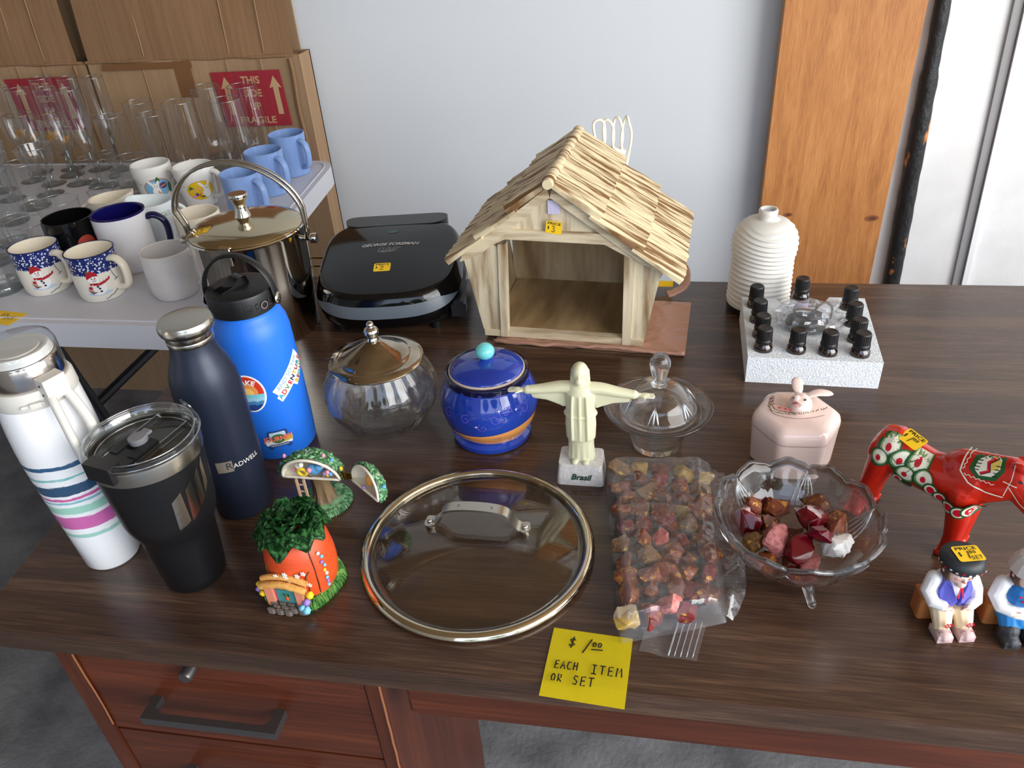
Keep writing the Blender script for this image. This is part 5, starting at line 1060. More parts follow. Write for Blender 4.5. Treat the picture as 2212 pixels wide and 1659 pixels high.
b = B(); b.box((-.026, -.014, .004), (-.004, .006, .020)); b.bevel(.003, 2); part('plug', b, M_BLKP, t)
b = B(); b.tube(smoothpath([(.0, .01, .016), (.012, .02, .026), (.022, .024, .030), (.030, .018, .024), (.026, .004, .014)], 5), .0018, 8); part('cable_end', b, M_BLKP, t, smooth=180)
b = B(); b.ball((-.002, .004, .016), .040, 34, 22, sc=(1.12, .85, .55), fn=lambda d: 1 + .28 * fbm(d, 3.1, 3) + .10 * abs(fbm(d, 9)))
for v in b.bm.verts: v.co.z = max(v.co.z, .0012)
M_FILM = thin('crinkled_clear_film', (.93, .94, .96, 1), rough=.09, f=1.3, add=.05, bump=.9, bscale=55, white=.12)
part('clear_bag', b, M_FILM, t, smooth=30)

# ------------------------------------------------------------------ hexagonal rabbit box
t = thing('trinket_box', 'pale pink hexagonal ceramic box with a rabbit head on the lid', 'box', (.179, .786, DZ), radians(2))
M_PINK = mat('pale_pink_glaze', rgb(232, 206, 196), .14, coat=.4, col2=rgb(238, 214, 202), nscale=12)
def hexp(r, a0=0): return [(r * cos(a0 + k * pi / 3), r * sin(a0 + k * pi / 3)) for k in range(6)]
b = B(); b.prism(rpoly(hexp(.052), .008), 0, .047)
for v in b.bm.verts:
    if v.co.z < .001: v.co.x *= .95; v.co.y *= .95
b.bevel(.0015, 2, 45); part('body', b, M_PINK, t, smooth=40)
b = B(); R1 = rpoly(hexp(.0525), .009); rings = [(.95, .0470), (1.0, .0490), (1.005, .0505), (1.0, .057), (.965, .0625), (.86, .0670), (.74, .0685), (.0001, .0690)]
vs = [Vector((x * s_, y * s_, z)) for s_, z in rings for x, y in R1]; n_ = len(R1)
b._new(vs, [(j * n_ + i, j * n_ + (i + 1) % n_, (j + 1) * n_ + (i + 1) % n_, (j + 1) * n_ + i) for j in range(7) for i in range(n_)] + [tuple(range(n_))[::-1]]); ld = part('lid', b, M_PINK, t, smooth=60)
b = B(); hx, hy = .003, .004
b.ball((hx, hy, .074), .0135, 22, 16, sc=(1, 1.1, 1.0)); b.ball((hx - .004, hy - .008, .0755), .0095, 20, 14, sc=(1, 1, .9)); b.ball((hx - .006, hy - .003, .0825), .0055, 14, 10)
hd = part('rabbit_head', blob(b, M_PINK, .0009, 5), None, ld)
b = B(); b.tube(smoothpath([(hx - .001, hy + .010, .082), (hx - .002, hy + .019, .088), (hx - .001, hy + .026, .092), (hx, hy + .029, .092)], 5), 0, 12, rs=[.003, .004, .0052, .006, .0064, .0066, .0068, .0068, .0066, .0062, .0056, .0046, .0036, .0026, .0015, .0008], flat=.4, up=(0, -1, 1)); part('ear', b, M_PINK, hd, smooth=180)
b = B(); b.tube(smoothpath([(hx + .008, hy + .006, .082), (hx + .020, hy + .010, .084), (hx + .032, hy + .011, .083), (hx + .038, hy + .010, .082)], 5), 0, 12, rs=[.003, .004, .0048, .0054, .006, .0062, .0064, .0064, .0062, .006, .0056, .005, .0042, .0032, .002, .001], flat=.4, up=(0, 0, 1)); part('ear', b, M_PINK, hd, smooth=180)
PK = mat('rose_paint', rgb(214, 120, 122), .3); DK = mat('dark_line_paint', rgb(52, 34, 32), .4); OL = mat('olive_paint', rgb(118, 116, 80), .4); BRL = mat('brown_line_paint', rgb(110, 60, 44), .4)
hm_ = hd.data; fr_ = fray(hm_, (hx - .004, hy - .005, .078), (1, -.1, 0), (.35, 1, .8), far=.1)
a = Art(); a.ell(-.004, -.001, .0028, .0016, PK); a.stroke([(-.0075, -.0028), (-.004, -.0018), (-.0005, -.0028)], .0005, BRL); a.ell(.006, .003, .0015, .0012, DK, a=.4); a.ell(-.0075, .005, .0012, .001, DK, a=-.4); a.stroke([(.004, .004), (.0065, .0052), (.008, .003)], .0004, DK)
for q in range(4): a.stroke([(-.001, -.0022 - q * .0004), (.0045 - q * .001, -.004 - q * .0013)], .00025, DK)
a.ell(-.002, -.0055, .003, .0022, mat('blush_paint', rgb(236, 180, 176), .3)); a.build('face_paint', fr_, hd, cut=.002)
a = Art(); random.seed(9)
path_ = smoothpath([(-.026, .026, 0), (-.0275, .016, 0), (-.031, .004, 0), (-.029, -.008, 0), (-.018, -.015, 0), (-.004, -.018, 0), (.012, -.016, 0), (.028, -.010, 0)], 6)
a.stroke([(p_.x, p_.y) for p_ in path_], .0006, BRL)
for i, p_ in enumerate(path_):
    for s_ in (-1, 1): a.ell(p_.x + s_ * U(.001, .0028), p_.y + s_ * U(.0008, .002), .0013, .0006, random.choice([DK, OL, DK]), n=8, a=U(0, 3))
for x, y, r in ((-.0295, -.004, .0026), (-.024, -.012, .0032), (-.018, -.0145, .0036), (-.013, -.017, .0034), (-.030, .003, .002), (-.029, .010, .0016)): a.ell(x, y, r, r * .8, PK, n=12); a.ell(x + .0004, y, r * .45, r * .35, BRL, n=8)
for k in range(5): a.ell(-.0335 + .0017 * cos(k * 1.257), -.0065 + .0017 * sin(k * 1.257), .0011, .0011, OL, n=8)
a.build('flower_garland', fray(ld.data, (0, 0, .08), (1, 0, 0), (0, 1, 0), far=.05), ld, cut=.004)

# ------------------------------------------------------------------ bowl of painted stones
t = thing('footed_bowl', 'clear cut-glass footed bowl with scalloped rim holding painted stones', 'bowl', (.152, .592, DZ))
def scal(r, z, a, j):
    k = max(0, (z - .045) / .035); c = abs(cos(6 * a)) ; tip = max(0, 1 - c * 3.2)
    pk = max(0, c - .86) / .14; return r * (1 + .020 * k * c - .016 * k * tip + .010 * k * pk), z + k * (.0030 * c - .002 * tip + .0020 * pk)
out_ = [(0, .0165), (.012, .0170), (.030, .0215), (.048, .0325), (.062, .047), (.0705, .062), (.0755, .074), (.0775, .0800)]
inn = [(.0765, .0825), (.0735, .0815), (.0705, .074), (.0660, .062), (.0580, .0495), (.0445, .0370), (.028, .0275), (.012, .0235), (0, .0230)]
b = B(); b.lathe(out_ + inn, 144, fn=scal); part('glass_bowl', b, M_GLASS, t, smooth=180)
b = B(); rr_ = []
for i in range(180):
    a_ = 2 * pi * i / 180; r_, z_ = scal(.0770, .0812, a_, 0); rr_.append((r_ * cos(a_), r_ * sin(a_), z_ + .0005))
b.tube(rr_, .0021, 8, close=True); part('scalloped_rim', b, mixglass('pressed_rim_glass', .35, (.86, .89, .92, 1)), t, smooth=180)
for ang in (-68, 52, 172):
    b = B(); Mx = Matrix.Rotation(radians(ang), 4, 'Z'); b.tube([Mx @ Vector(p_) for p_ in smoothpath([(.026, 0, .024), (.034, 0, .018), (.040, 0, .010), (.0455, 0, .0045), (.050, 0, .0035)], 5)], 0, 12, rs=[.0085, .0082, .0078, .0074, .0070, .0064, .0060, .0056, .0052, .0049, .0046, .0044, .0042, .0041, .0042, .0042, .0044, .0044, .0040, .0032, .0018][:21]); part('foot', b, M_GLASS, t, smooth=180)
for k in range(6):
    ang = k * 2 * pi / 6 + .26
    for d_ in (-.16, -.08, 0, .08, .16):
        b = B(); b.tube([((.0772 - .0085 * (q / 5) - .020 * (q / 5) ** 2 - abs(d_) * .0) * cos(ang + d_ * q / 5 * 1.4), (.0772 - .0085 * (q / 5) - .020 * (q / 5) ** 2) * sin(ang + d_ * q / 5 * 1.4), .0745 - .030 * q / 5) for q in range(6)], 0, 6, rs=[.0003, .0009, .0012, .0012, .0008, .0003], flat=.6); part('cut_ray', b, M_RIM, t, smooth=180)
def goldstone(nm, c1, c2, gold, rough=.35, trans=0, lo=.56):
    m = bpy.data.materials.new(nm); m.use_nodes = True; q = m.node_tree; L = q.links.new; p = q.nodes['Principled BSDF']; p.inputs['Transmission Weight'].default_value = trans
    tc = N(q, 'ShaderNodeTexCoord'); n1 = N(q, 'ShaderNodeTexNoise'); n1.inputs['Scale'].default_value = 90; n1.inputs['Detail'].default_value = 5; L(tc.outputs['Object'], n1.inputs['Vector'])
    n2 = N(q, 'ShaderNodeTexNoise'); n2.inputs['Scale'].default_value = 160; n2.inputs['Detail'].default_value = 8; n2.inputs['Roughness'].default_value = .7; L(tc.outputs['Object'], n2.inputs['Vector'])
    mx = N(q, 'ShaderNodeMix', data_type='RGBA'); mx.inputs[6].default_value = c1; mx.inputs[7].default_value = c2; L(n1.outputs[0], mx.inputs[0])
    r = N(q, 'ShaderNodeValToRGB'); r.color_ramp.elements[0].position = lo; r.color_ramp.elements[1].position = lo + .05; L(n2.outputs[0], r.inputs[0])
    m2 = N(q, 'ShaderNodeMix', data_type='RGBA'); m2.inputs[7].default_value = gold; L(mx.outputs[2], m2.inputs[6]); L(r.outputs[0], m2.inputs[0]); L(m2.outputs[2], p.inputs['Base Color']); L(r.outputs[0], p.inputs['Metallic'])
    p.inputs['Roughness'].default_value = rough; bp = N(q, 'ShaderNodeBump'); bp.inputs['Strength'].default_value = 1.0; bp.inputs['Distance'].default_value = .001; L(n2.outputs[0], bp.inputs['Height']); L(bp.outputs[0], p.inputs['Normal']); MATS[nm] = m; return m
GLD = rgb(214, 160, 70)
ST_ = {'copper': goldstone('copper_flecked_stone', rgb(112, 42, 24), rgb(150, 80, 48), GLD, .42, 0, .54), 'red': mat('ruby_red_stone', rgb(112, 8, 26), .14, trans=.35, ior=1.45, bump=.3, bscale=60), 'pink': mat('rough_pink_stone', rgb(164, 98, 94), .65, col2=rgb(128, 66, 64), nscale=300, bump=.6, bscale=400),
       'amber': goldstone('amber_stone', rgb(150, 108, 50), rgb(108, 66, 32), rgb(220, 180, 96), .3, .15, .56), 'wine': goldstone('wine_red_gold_stone', rgb(98, 16, 24), rgb(136, 38, 32), GLD, .3, 0, .56), 'white': mat('white_stone', rgb(232, 230, 226), .6, bump=.8, bscale=90, bdist=.003), 'brown': goldstone('dark_brown_stone', rgb(70, 34, 22), rgb(130, 66, 38), GLD, .35, 0, .57),
       'rose': mat('glossy_rose_stone', rgb(190, 70, 66), .25, coat=.3, col2=rgb(226, 140, 120), nscale=160, bump=.6, bscale=200), 'citrine': mat('translucent_yellow_stone', rgb(206, 172, 96), .25, trans=.35, ior=1.4, bump=.4, bscale=90)}
def rock(r, seed, m, sc=(1, 1, 1)):
    rd = random.Random(seed); bm = bmesh.new(); vs = []
    for _ in range(16):
        z = rd.uniform(-1, 1); a = rd.uniform(0, 2 * pi); q = sqrt(1 - z * z); k = rd.uniform(.85, 1.1); vs.append(bm.verts.new((q * cos(a) * r * sc[0] * k, q * sin(a) * r * sc[1] * k, z * r * sc[2] * k)))
    res = bmesh.ops.convex_hull(bm, input=vs); bmesh.ops.delete(bm, geom=[v for v in bm.verts if not v.link_faces], context='VERTS')
    bmesh.ops.bevel(bm, geom=bm.edges[:], offset=r * .07, segments=1, affect='EDGES', clamp_overlap=True); bmesh.ops.triangulate(bm, faces=bm.faces[:])
    bmesh.ops.subdivide_edges(bm, edges=bm.edges[:], cuts=2)
    for v in bm.verts: v.co += v.co.normalized() * (r * .07 * fbm(v.co + Vector((0, seed, 0)), 4.5 / r, 2)); v.co += v.co.normalized() * (r * .16 * fbm(v.co + Vector((seed, 0, 0)), 1.4 / r * 1.3, 3))
    bb = B(); bb.bm.free(); bb.bm = bm; return bb.mesh(m, 34)
BS = [((.1150, .6390, .048), .0115, 'copper', 'tall coppery stone with gold flecks at the back left of the bowl'), ((.1060, .6130, .047), .0150, 'red', 'glossy ruby red stone against the left wall of the bowl'), ((.1424, .6353, .045), .0120, 'copper', 'orange-copper stone in the back middle of the bowl'), ((.1311, .6160, .044), .0105, 'brown', 'small dark brown coppery stone in the middle left of the bowl'),
      ((.1700, .6160, .055), .0165, 'red', 'largest faceted dark red stone in the bowl'), ((.1801, .6430, .046), .0130, 'brown', 'long gold-brown stone at the back of the bowl'), ((.1966, .6121, .050), .0135, 'copper', 'coppery stone against the right wall of the bowl'), ((.1349, .5860, .053), .0160, 'pink', 'rough dusty pink stone in front of the bowl'),
      ((.1128, .5870, .045), .0115, 'amber', 'gold and amber stone at the front left of the bowl'), ((.1561, .5764, .050), .0140, 'red', 'dark red stone beside the rough pink one'), ((.1729, .5810, .060), .0130, 'red', 'deep red stone leaning on the white one'), ((.1904, .5830, .053), .0130, 'white', 'chalky white stone at the right of the bowl'),
      ((.1462, .5650, .038), .0100, 'brown', 'brown gold-flecked stone low at the front of the bowl'), ((.1650, .5630,   .041), .0120, 'pink', 'pale pinkish stone low at the front, seen through the glass'), ((.1337, .6460, .042), .0100, 'wine', 'dark red gold stone peeking out at the back of the bowl'), ((.1500, .606, .038), .0125, 'brown', 'dark stone buried under the others in the bowl'), ((.1250, .566, .040), .0095, 'copper', 'small copper stone against the front wall of the bowl'), ((.150, .5545, .037), .0085, 'wine', 'red stone right at the front glass of the bowl')]
for i, (c, r, k, lb) in enumerate(BS):
    o = part('stone', rock(r * 1.25, 100 + i, ST_[k], (1.1, .9, .85)), None, None, (c[0], c[1], DZ + c[2]), (U(0, 1), U(0, 1), U(0, 6))); tag(o, lb, 'stone', 'painted stones in the glass bowl')

# ------------------------------------------------------------------ zip bag of stones
BQ = [(-.014, .484), (.086, .520), (.088, .742), (-.042, .732)]   # BL BR TR TL
def bq(u, v): return (BQ[0][0]*(1-u)*(1-v) + BQ[1][0]*u*(1-v) + BQ[2][0]*u*v + BQ[3][0]*(1-u)*v, BQ[0][1]*(1-u)*(1-v) + BQ[1][1]*u*(1-v) + BQ[2][1]*u*v + BQ[3][1]*(1-u)*v)
t = thing('zip_bag', 'clear plastic zip bag stuffed with red and gold painted stones', 'bag', (0, 0, DZ))
kinds = ['copper', 'wine', 'amber', 'brown', 'wine', 'copper', 'brown', 'wine', 'brown', 'copper', 'amber', 'brown', 'wine', 'pink']; lbk = {'copper': 'coppery', 'wine': 'wine-red gold-flecked', 'amber': 'amber gold', 'brown': 'dark brown', 'rose': 'glossy rose', 'red': 'ruby red', 'pink': 'rough pink', 'citrine': 'pale yellow translucent'}
rowsn = ['first', 'second', 'third', 'fourth', 'fifth', 'sixth', 'seventh', 'eighth', 'ninth', 'tenth']; coln = ['far left', 'left of middle', 'middle', 'right of middle', 'far right']
random.seed(21)
for j in range(10):
    for i in range(5):
        if j == 0 and i > 3: continue
        u = .095 + i * .185 + U(-.035, .035) + (.04 if j % 2 else 0); v = .055 + j * .098 + U(-.022, .022)
        x, y = bq(min(u, .90), v); k = 'citrine' if (j, i) in ((9, 1), (9, 3), (9, 4), (6, 3), (0, 0)) else random.choice(kinds); r = U(.0120, .0158); 
        if (j, i) in ((4, 2), (0, 2)): k = 'rose'
        if (j, i) == (0, 1): k = 'wine'; r = .0155
        o = part('stone', rock(r, 300 + j * 5 + i, ST_[k], (1.12, .95, .8)), None, None, (x, y, DZ + .0135 + .005 * sin(i * 1.1 + .4) + U(0, .007)), (U(-.4, .4), U(-.4, .4), U(0, 6)))
        tag(o, '%s stone in the clear bag, %s, %s row from its mouth' % (lbk[k], coln[i], rowsn[j]), 'stone', 'painted stones in the plastic bag')
M_ZIP = thin('clear_bag_film', (.955, .955, .965, 1), rough=.10, f=1.2, add=.03, bump=1.0, bscale=30, white=.055, bstretch=(1, 1.6, 1))
def bagf(u, v):
    x, y = bq(u, v); e = min(1, min(u, 1 - u) * 13) * min(1, min(v, 1 - v) * 26); h = .0325 * e ** .6 * (1 if u < .82 else 1 - (u - .82) * 2.2)
    h += e * (.0022 * fbm((x, y, 0), 40) + .0030 * abs(fbm((x * 1.5, y, 2), 28)) ) ; ed = .003 * fbm((x, y, 7), 30); return Vector((x + ed * (1 - e), y + ed * (1 - e), max(.0008, h + .001)))
b = B(); b.grid(70, 110, bagf); part('top_film', b, M_ZIP, t, smooth=38)
b = B(); b.grid(6, 10, lambda u, v: Vector((*bq(u, v), .0004))); part('bottom_film', b, M_ZIP, t)
b = B()
def flap(u, v):   # loose folded side with the crumpled corner
    x = .078 + .030 * u * (1 - .75 * (1 - v) ** 6) + .006 * sin(v * 5); y = .522 + .222 * v - .004 * u; k = max(0, 1 - v * 2.6); return Vector((x - .004 + .010 * k * u, y, .004 + .012 * abs(fbm((x, y, 1), 34)) * (1 - u * .5) + .020 * k * sin(u * 3) * (.6 + .5 * fbm((x, y, 4), 40))))
b.grid(26, 60, flap); part('side_fold', b, M_ZIP, t, smooth=30)
b = B(); b.grid(24, 14, lambda u, v: Vector((.004 + .053 * u + .010 * v, .476 - .003 * u + .038 * v, .0012 + .006 * v + .0018 * sin(u * 9 + v * 4) * (1 - u) + .003 * (1 - u) ** 6))); part('mouth_flap', b, M_ZIP, t, smooth=50)
for k in range(5):
    b = B(); x = .030 + k * .0055; b.tube([(x + .010 * q / 6 + .001, .476 - .0015 + .037 * q / 6, .0030 + .006 * q / 6) for q in range(7)], .0005 if k else .0009, 5); part('zip_ridge', b, thin('ridge_film', (.9, .92, .94, 1), f=1.2, add=.12, rough=.1, white=.18), t, smooth=180)

# ------------------------------------------------------------------ red wooden horse
t = thing('wooden_horse', 'red painted carved wooden horse with green and white saddle pattern', 'horse', (.291, .670, DZ + .0008), radians(-38))
b = B()
prof_ = [(-.058, .086, .014, .018), (-.051, .090, .022, .021), (-.036, .090, .026, .0225), (-.018, .083, .024, .021), (0, .080, .023, .0205), (.018, .082, .0255, .0215), (.034, .087, .029, .0225), (.046, .092, .027, .021), (.055, .094, .018, .016)]
vs = []; fs = []; ns = 20
for x, z, rz_, ry_ in prof_: vs += [Vector((x, ry_ * cos(2*pi*i/ns), z + rz_ * sin(2*pi*i/ns))) for i in range(ns)]
n_ = len(prof_)
for j in range(n_ - 1):
    for i in range(ns): k = (i + 1) % ns; fs.append((j*ns+i, j*ns+k, (j+1)*ns+k, (j+1)*ns+i))
fs += [tuple(range(ns))[::-1], tuple((n_-1)*ns + i for i in range(ns))]; b._new(vs, fs)
for s_ in (-1, 1):
    limb(b, [(-.042, s_*.009, .085), (-.047, s_*.011, .060), (-.052, s_*.013, .030), (-.055, s_*.0145, .004)], [.016, .0125, .0092, .0082], 12)
    limb(b, [(.036, s_*.009, .080), (.040, s_*.011, .050), (.041, s_*.013, .025), (.040, s_*.0145, .004)], [.0165, .0125, .0092, .0082], 12)
    for x in (-.055, .040): b.box((x - .010, s_*.0145 - .0085, 0), (x + .009, s_*.0145 + .0085, .006))
# neck and head: deep arched neck, wedge-shaped head pointing down
for k in range(9):
    q = k / 8; b.ball((.034 + .034 * q, 0, .092 + .018 * q), .0285 - .007 * q, 16, 12, sc=(1, .72 - .05 * q, 1.05))
for k in range(8):
    q = k / 7; b.ball((.072 + .036 * q, 0, .112 - .034 * q), .0185 - .0080 * q, 14, 10, sc=(1.05, .78, 1))
for s_ in (-1, 1): b.ball((.074, s_*.007, .129), .0055, 8, 6, sc=(1.5, .7, 1.0))
M_HR = mat('red_lacquer', rgb(202, 42, 22), .20, coat=.4, col2=rgb(186, 30, 18), nscale=20)
hme = blob(b, M_HR, .0014, 5, deci=.30, shade=24); hb = part('horse_body', hme, None, t)
WG = mat('cream_paint', rgb(226, 222, 200), .3); DG = mat('dark_green_paint', rgb(34, 84, 44), .3); CR = mat('crimson_paint', rgb(200, 20, 44), .3); YP = mat('ochre_paint', rgb(220, 190, 90), .3); MG = mat('sage_paint', rgb(120, 150, 100), .3)
def petal(a, x, y, r): a.ell(x, y, r, r * .95, DG, n=20); a.ell(x + r*.06, y + r*.10, r * .82, r * .78, MG, n=18); a.ell(x + r*.10, y + r*.18, r * .70, r * .64, WG, n=18); a.ell(x, y + r*.1, r * .26, r * .30, CR, n=10)
for side in (-1,):      # near side (-y) and far side
    ux = (1, 0, 0) if side < 0 else (-1, 0, 0); fx = lambda x: x if side < 0 else -x
    a = Art()
    for x, y, r in ((-.038, .020, .0115), (-.044, .008, .0100), (-.024, .011, .0115), (-.008, .014, .0115), (-.016, .000, .0110), (.002, .003, .0108)): petal(a, fx(x), y, r)
    for k, (x, y) in enumerate(((-.022, -.008), (-.020, -.015), (-.016, -.022))): a.ell(fx(x), y, .0062, .0058, DG); a.ell(fx(x), y, .0048, .0044, WG); a.ell(fx(x), y, .0028, .0034, CR)
    for k, (x, y) in enumerate(((.012, -.002), (.022, -.006), (.032, -.009), (.042, -.010), (.051, -.008))): a.ell(fx(x), y, .0078, .0074, DG); a.ell(fx(x), y, .0062, .0058, WG); a.ell(fx(x), y, .0040, .0044, CR)
    a.stroke([(fx(-.034), .020), (fx(-.024), .012), (fx(-.010), .018)], .0007, DG); a.stroke([(fx(-.006), .018), (fx(-.016), .004)], .0006, DG)
    a.build('saddle_pattern', fray(hme, (0, .0 if side < 0 else 0, .085), ux, (0, -.25 * side * -1 if side < 0 else .25, 1), far=.08), hb, cut=.003)
    a = Art()
    a.poly([(fx(.036), .036), (fx(.048), .047), (fx(.060), .046), (fx(.064), .034), (fx(.060), .022), (fx(.046), .018), (fx(.036), .024)], DG)
    a.poly([(fx(.040), .035), (fx(.050), .044), (fx(.058), .042), (fx(.060), .034), (fx(.056), .025), (fx(.046), .022), (fx(.040), .026)], WG); a.poly([(fx(.050), .042), (fx(.058), .041), (fx(.059), .034), (fx(.053), .030)], YP)
    a.stroke([(fx(.046), .024), (fx(.052), .029), (fx(.049), .036), (fx(.054), .042)], .0030, CR); a.stroke([(fx(.0475), .024), (fx(.0535), .029), (fx(.0505), .036), (fx(.0555), .042)], .0008, INK)
    for q in range(4): a.stroke([(fx(.040), .026 + q * .003), (fx(.044), .027 + q * .003)], .0008, INK); a.stroke([(fx(.056), .026 + q * .0035), (fx(.060), .027 + q * .0035)], .0008, INK)
    a.stroke([(fx(.031 + .0015 * (q % 2)), .040 - q * .0022) for q in range(9)], .0008, WG); a.stroke([(fx(.034 + q * .0022), .0195 - .0016 * (q % 2)) for q in range(13)], .0008, WG)
    a.stroke([(fx(.028), .036), (fx(.030), .020), (fx(.040), .012), (fx(.056), .008), (fx(.070), .008)], .0014, WG)
    a.stroke([(fx(.070), .045), (fx(.072), .030), (fx(.070), .010)], .0007, WG); a.stroke([(fx(.066), .026), (fx(.078), .025)], .0010, WG); a.stroke([(fx(.072), .022), (fx(.084), .008), (fx(.098), .000)], .0009, WG); a.stroke([(fx(.086), .024), (fx(.100), .004)], .0009, WG)
    a.ell(fx(.079), .031, .0018, .0014, INK)
    a.build('neck_pattern', fray(hme, (0, 0, .085), ux, (0, .2 if side < 0 else .2, 1), far=.08), hb, cut=.003)
price(fplane((-.022, -.006, .1125), (.95, -.30, -.10), (.28, .85, .25)), t, '1.00', s=1.12)

# ------------------------------------------------------------------ carved couple
SK = mat('painted_skin', rgb(232, 196, 180), .55); BH = mat('brown_hair_paint', rgb(88, 58, 44), .55); WSH = mat('white_shirt_paint', rgb(232, 230, 228), .55); TAN = mat('raw_block_wood', rgb(190, 122, 66), .6, col2=rgb(166, 98, 50), nscale=6, stretch=(6, 6, 1))
def carved(b, m, deci=.16, vx=.0010): return blob(b, m, vx, 3, deci=deci, shade=0)
def seated(name, label, x, y, rz, man):
    t = thing(name, label, 'figurine', (x, y, DZ), rz, 'carved wooden couple')
    legm = mat('cream_breeches_paint', rgb(236, 214, 176), .55) if man else mat('bright_blue_skirt_paint', rgb(30, 122, 190), .55)
    shoe = mat('dusty_pink_shoe_paint', rgb(200, 170, 168), .55) if man else mat('charcoal_boot_paint', rgb(52, 54, 58), .5)
    vest = mat('periwinkle_vest_paint', rgb(96, 96, 196), .55) if man else mat('blue_bodice_paint', rgb(28, 112, 184), .55)
    hat = mat('black_hat_paint', rgb(42, 46, 48), .5) if man else mat('cream_bonnet_paint', rgb(206, 198, 190), .6)
    b = B(); b.prism(rpoly([(-.0235, .000), (.0235, -.002), (.022, .020), (-.022, .020)], .004), 0, .026); b.bevel(.002, 1); part('wood_block', b, TAN, t, smooth=0)
    b = B()
    for s_ in (-1, 1):
        limb(b, [(s_*.0085, .004, .024), (s_*.0095, -.010, .023), (s_*.0098, -.0165, .013), (s_*.0100, -.0175, .008)], [.0098, .0100, .0082, .0072], 10)
    if not man: b.ball((0, -.004, .022), .017, 14, 10, sc=(1.1, 1, .8))
    part('legs', carved(b, legm), None, t)
    b = B()
    for s_ in (-1, 1):
        b.box((s_*.0100 - .0075, -.0290, 0), (s_*.0100 + .0075, -.0110, .0075)); b.ball((s_*.010, -.022, .006), .0078, 10, 8, sc=(1, 1.25, .9))
        if not man: limb(b, [(s_*.010, -.0175, .005), (s_*.010, -.0170, .0135)], [.0085, .0088], 10)
    for v in b.bm.verts: v.co.z = max(v.co.z, .0)
    part('shoes', carved(b, shoe), None, t)
    b = B(); b.ball((0, .004, .042), .0165, 16, 12, sc=(1.12, .80, 1.25)); 
    for s_ in (-1, 1): limb(b, [(s_*.0165, .004, .052), (s_*.0215, .000, .040), (s_*.0190, -.009, .0335), (s_*.0125, -.0135, .0335)], [.0070, .0070, .0062, .0052], 10)
    if not man: b.ball((0, -.010, .030), .013, 14, 10, sc=(1.35, .75, .5))
    part('shirt', carved(b, WSH), None, t)
    b = B()
    if man:
        for s_ in (-1, 1): b._new([Vector(p_) for p_ in ((s_*.0015, -.0120, .030), (s_*.0130, -.0108, .029), (s_*.0150, -.0070, .046), (s_*.0115, -.0045, .058), (s_*.0065, -.0105, .054), (s_*.0015, -.0155, .040), (s_*.0010, .004, .032), (s_*.0155, .004, .032), (s_*.0160, .005, .048), (s_*.011, .006, .060), (s_*.005, .006, .056), (s_*.001, .004, .042))], [(0,1,2,3,4,5), (11,10,9,8,7,6), (0,6,7,1), (1,7,8,2), (2,8,9,3), (3,9,10,4), (4,10,11,5), (5,11,6,0)])
    else: b.ball((0, .000, .045), .0160, 14, 10, sc=(1.0, .92, .95))
    vb = part('vest' if man else 'bodice', carved(b, vest, .3, .0008), None, t)
    b = B()
    for s_ in (-1, 1):
        b.ball((s_*.0105, -.0155, .0325), .0042, 10, 8, sc=(1.1, .8, .9))
        for q in range(4): limb(b, [(s_*(.0085 - .0), -.0175 + q * .0012, .0335 - q * .0016), (s_*(.0045), -.0180 + q * .0012, .0325 - q * .0018)], [.0011, .0009], 6)
        limb(b, [(s_*.0105, -.0165, .035), (s_*.0070, -.0180, .0365)], [.0012, .0009], 6)
    part('hands', blob(b, SK, .0006, 2, .4, 0), None, t)
    b = B(); b.ball((0, -.001, .0655), .0118, 18, 14, sc=(1, .95, 1.08)); b.ball((0, -.0125, .0640), .0020, 8, 6, sc=(.8, 1, 1.3)); b.ball((0, -.0085, .0575), .0050, 10, 8); limb(b, [(0, .002, .055), (0, 0, .060)], [.006, .006]); 
    for s_ in (-1, 1): b.ball((s_*.0115, .001, .065), .0024, 8, 6)
    hme2 = blob(b, SK, .0008, 2, .45, 0); hd = part('head', hme2, None, t)
    a = Art(); fr2 = fray(hme2, (0, 0, .0655), (1, 0, 0), (0, .25, 1), far=.05)
    for s_ in (-1, 1): a.ell(s_*.0042, .0004, .0019, .0012, WHT); a.ell(s_*.0042, .0003, .0009, .0011, mat('blue_eye_paint', rgb(50, 90, 130), .3)); a.stroke([(s_*.0022, .0024), (s_*.0045, .0032), (s_*.0065, .0022)], .0005, BH); a.ell(s_*.0060, -.0038, .0020, .0014, mat('rosy_cheek_paint', rgb(226, 160, 150), .5))
    a.stroke([(-.0028, -.0048), (0, -.0058), (.0028, -.0048)], .0008, mat('lip_paint', rgb(190, 70, 80), .4)); a.build('face_paint', fr2, hd, cut=.0015)
    b = B(); b.ball((0, .0035, .0668), .0128, 16, 12, sc=(1.02, .88, 1.02)); 
    for s_ in (-1, 1): b.box((s_*.0108 - .002, -.006, .0580), (s_*.0108 + .002, .006, .0700))
    part('hair', carved(b, BH, .25), None, hd)
    b = B()
    if man: b.lathe([(0, .0735), (.0165, .0728), (.0186, .0755), (.0190, .0800), (.0178, .0838), (.0155, .0862), (.0125, .0872), (0, .0876)], 22)
    else: b.lathe([(0, .0725), (.0165, .0715), (.0188, .0740), (.0180, .0770), (.0160, .0830), (.0125, .0885), (.0075, .0920), (0, .0930)], 14)
    ht = part('hat' if man else 'bonnet', b, hat, t, smooth=0 if not man else 30)
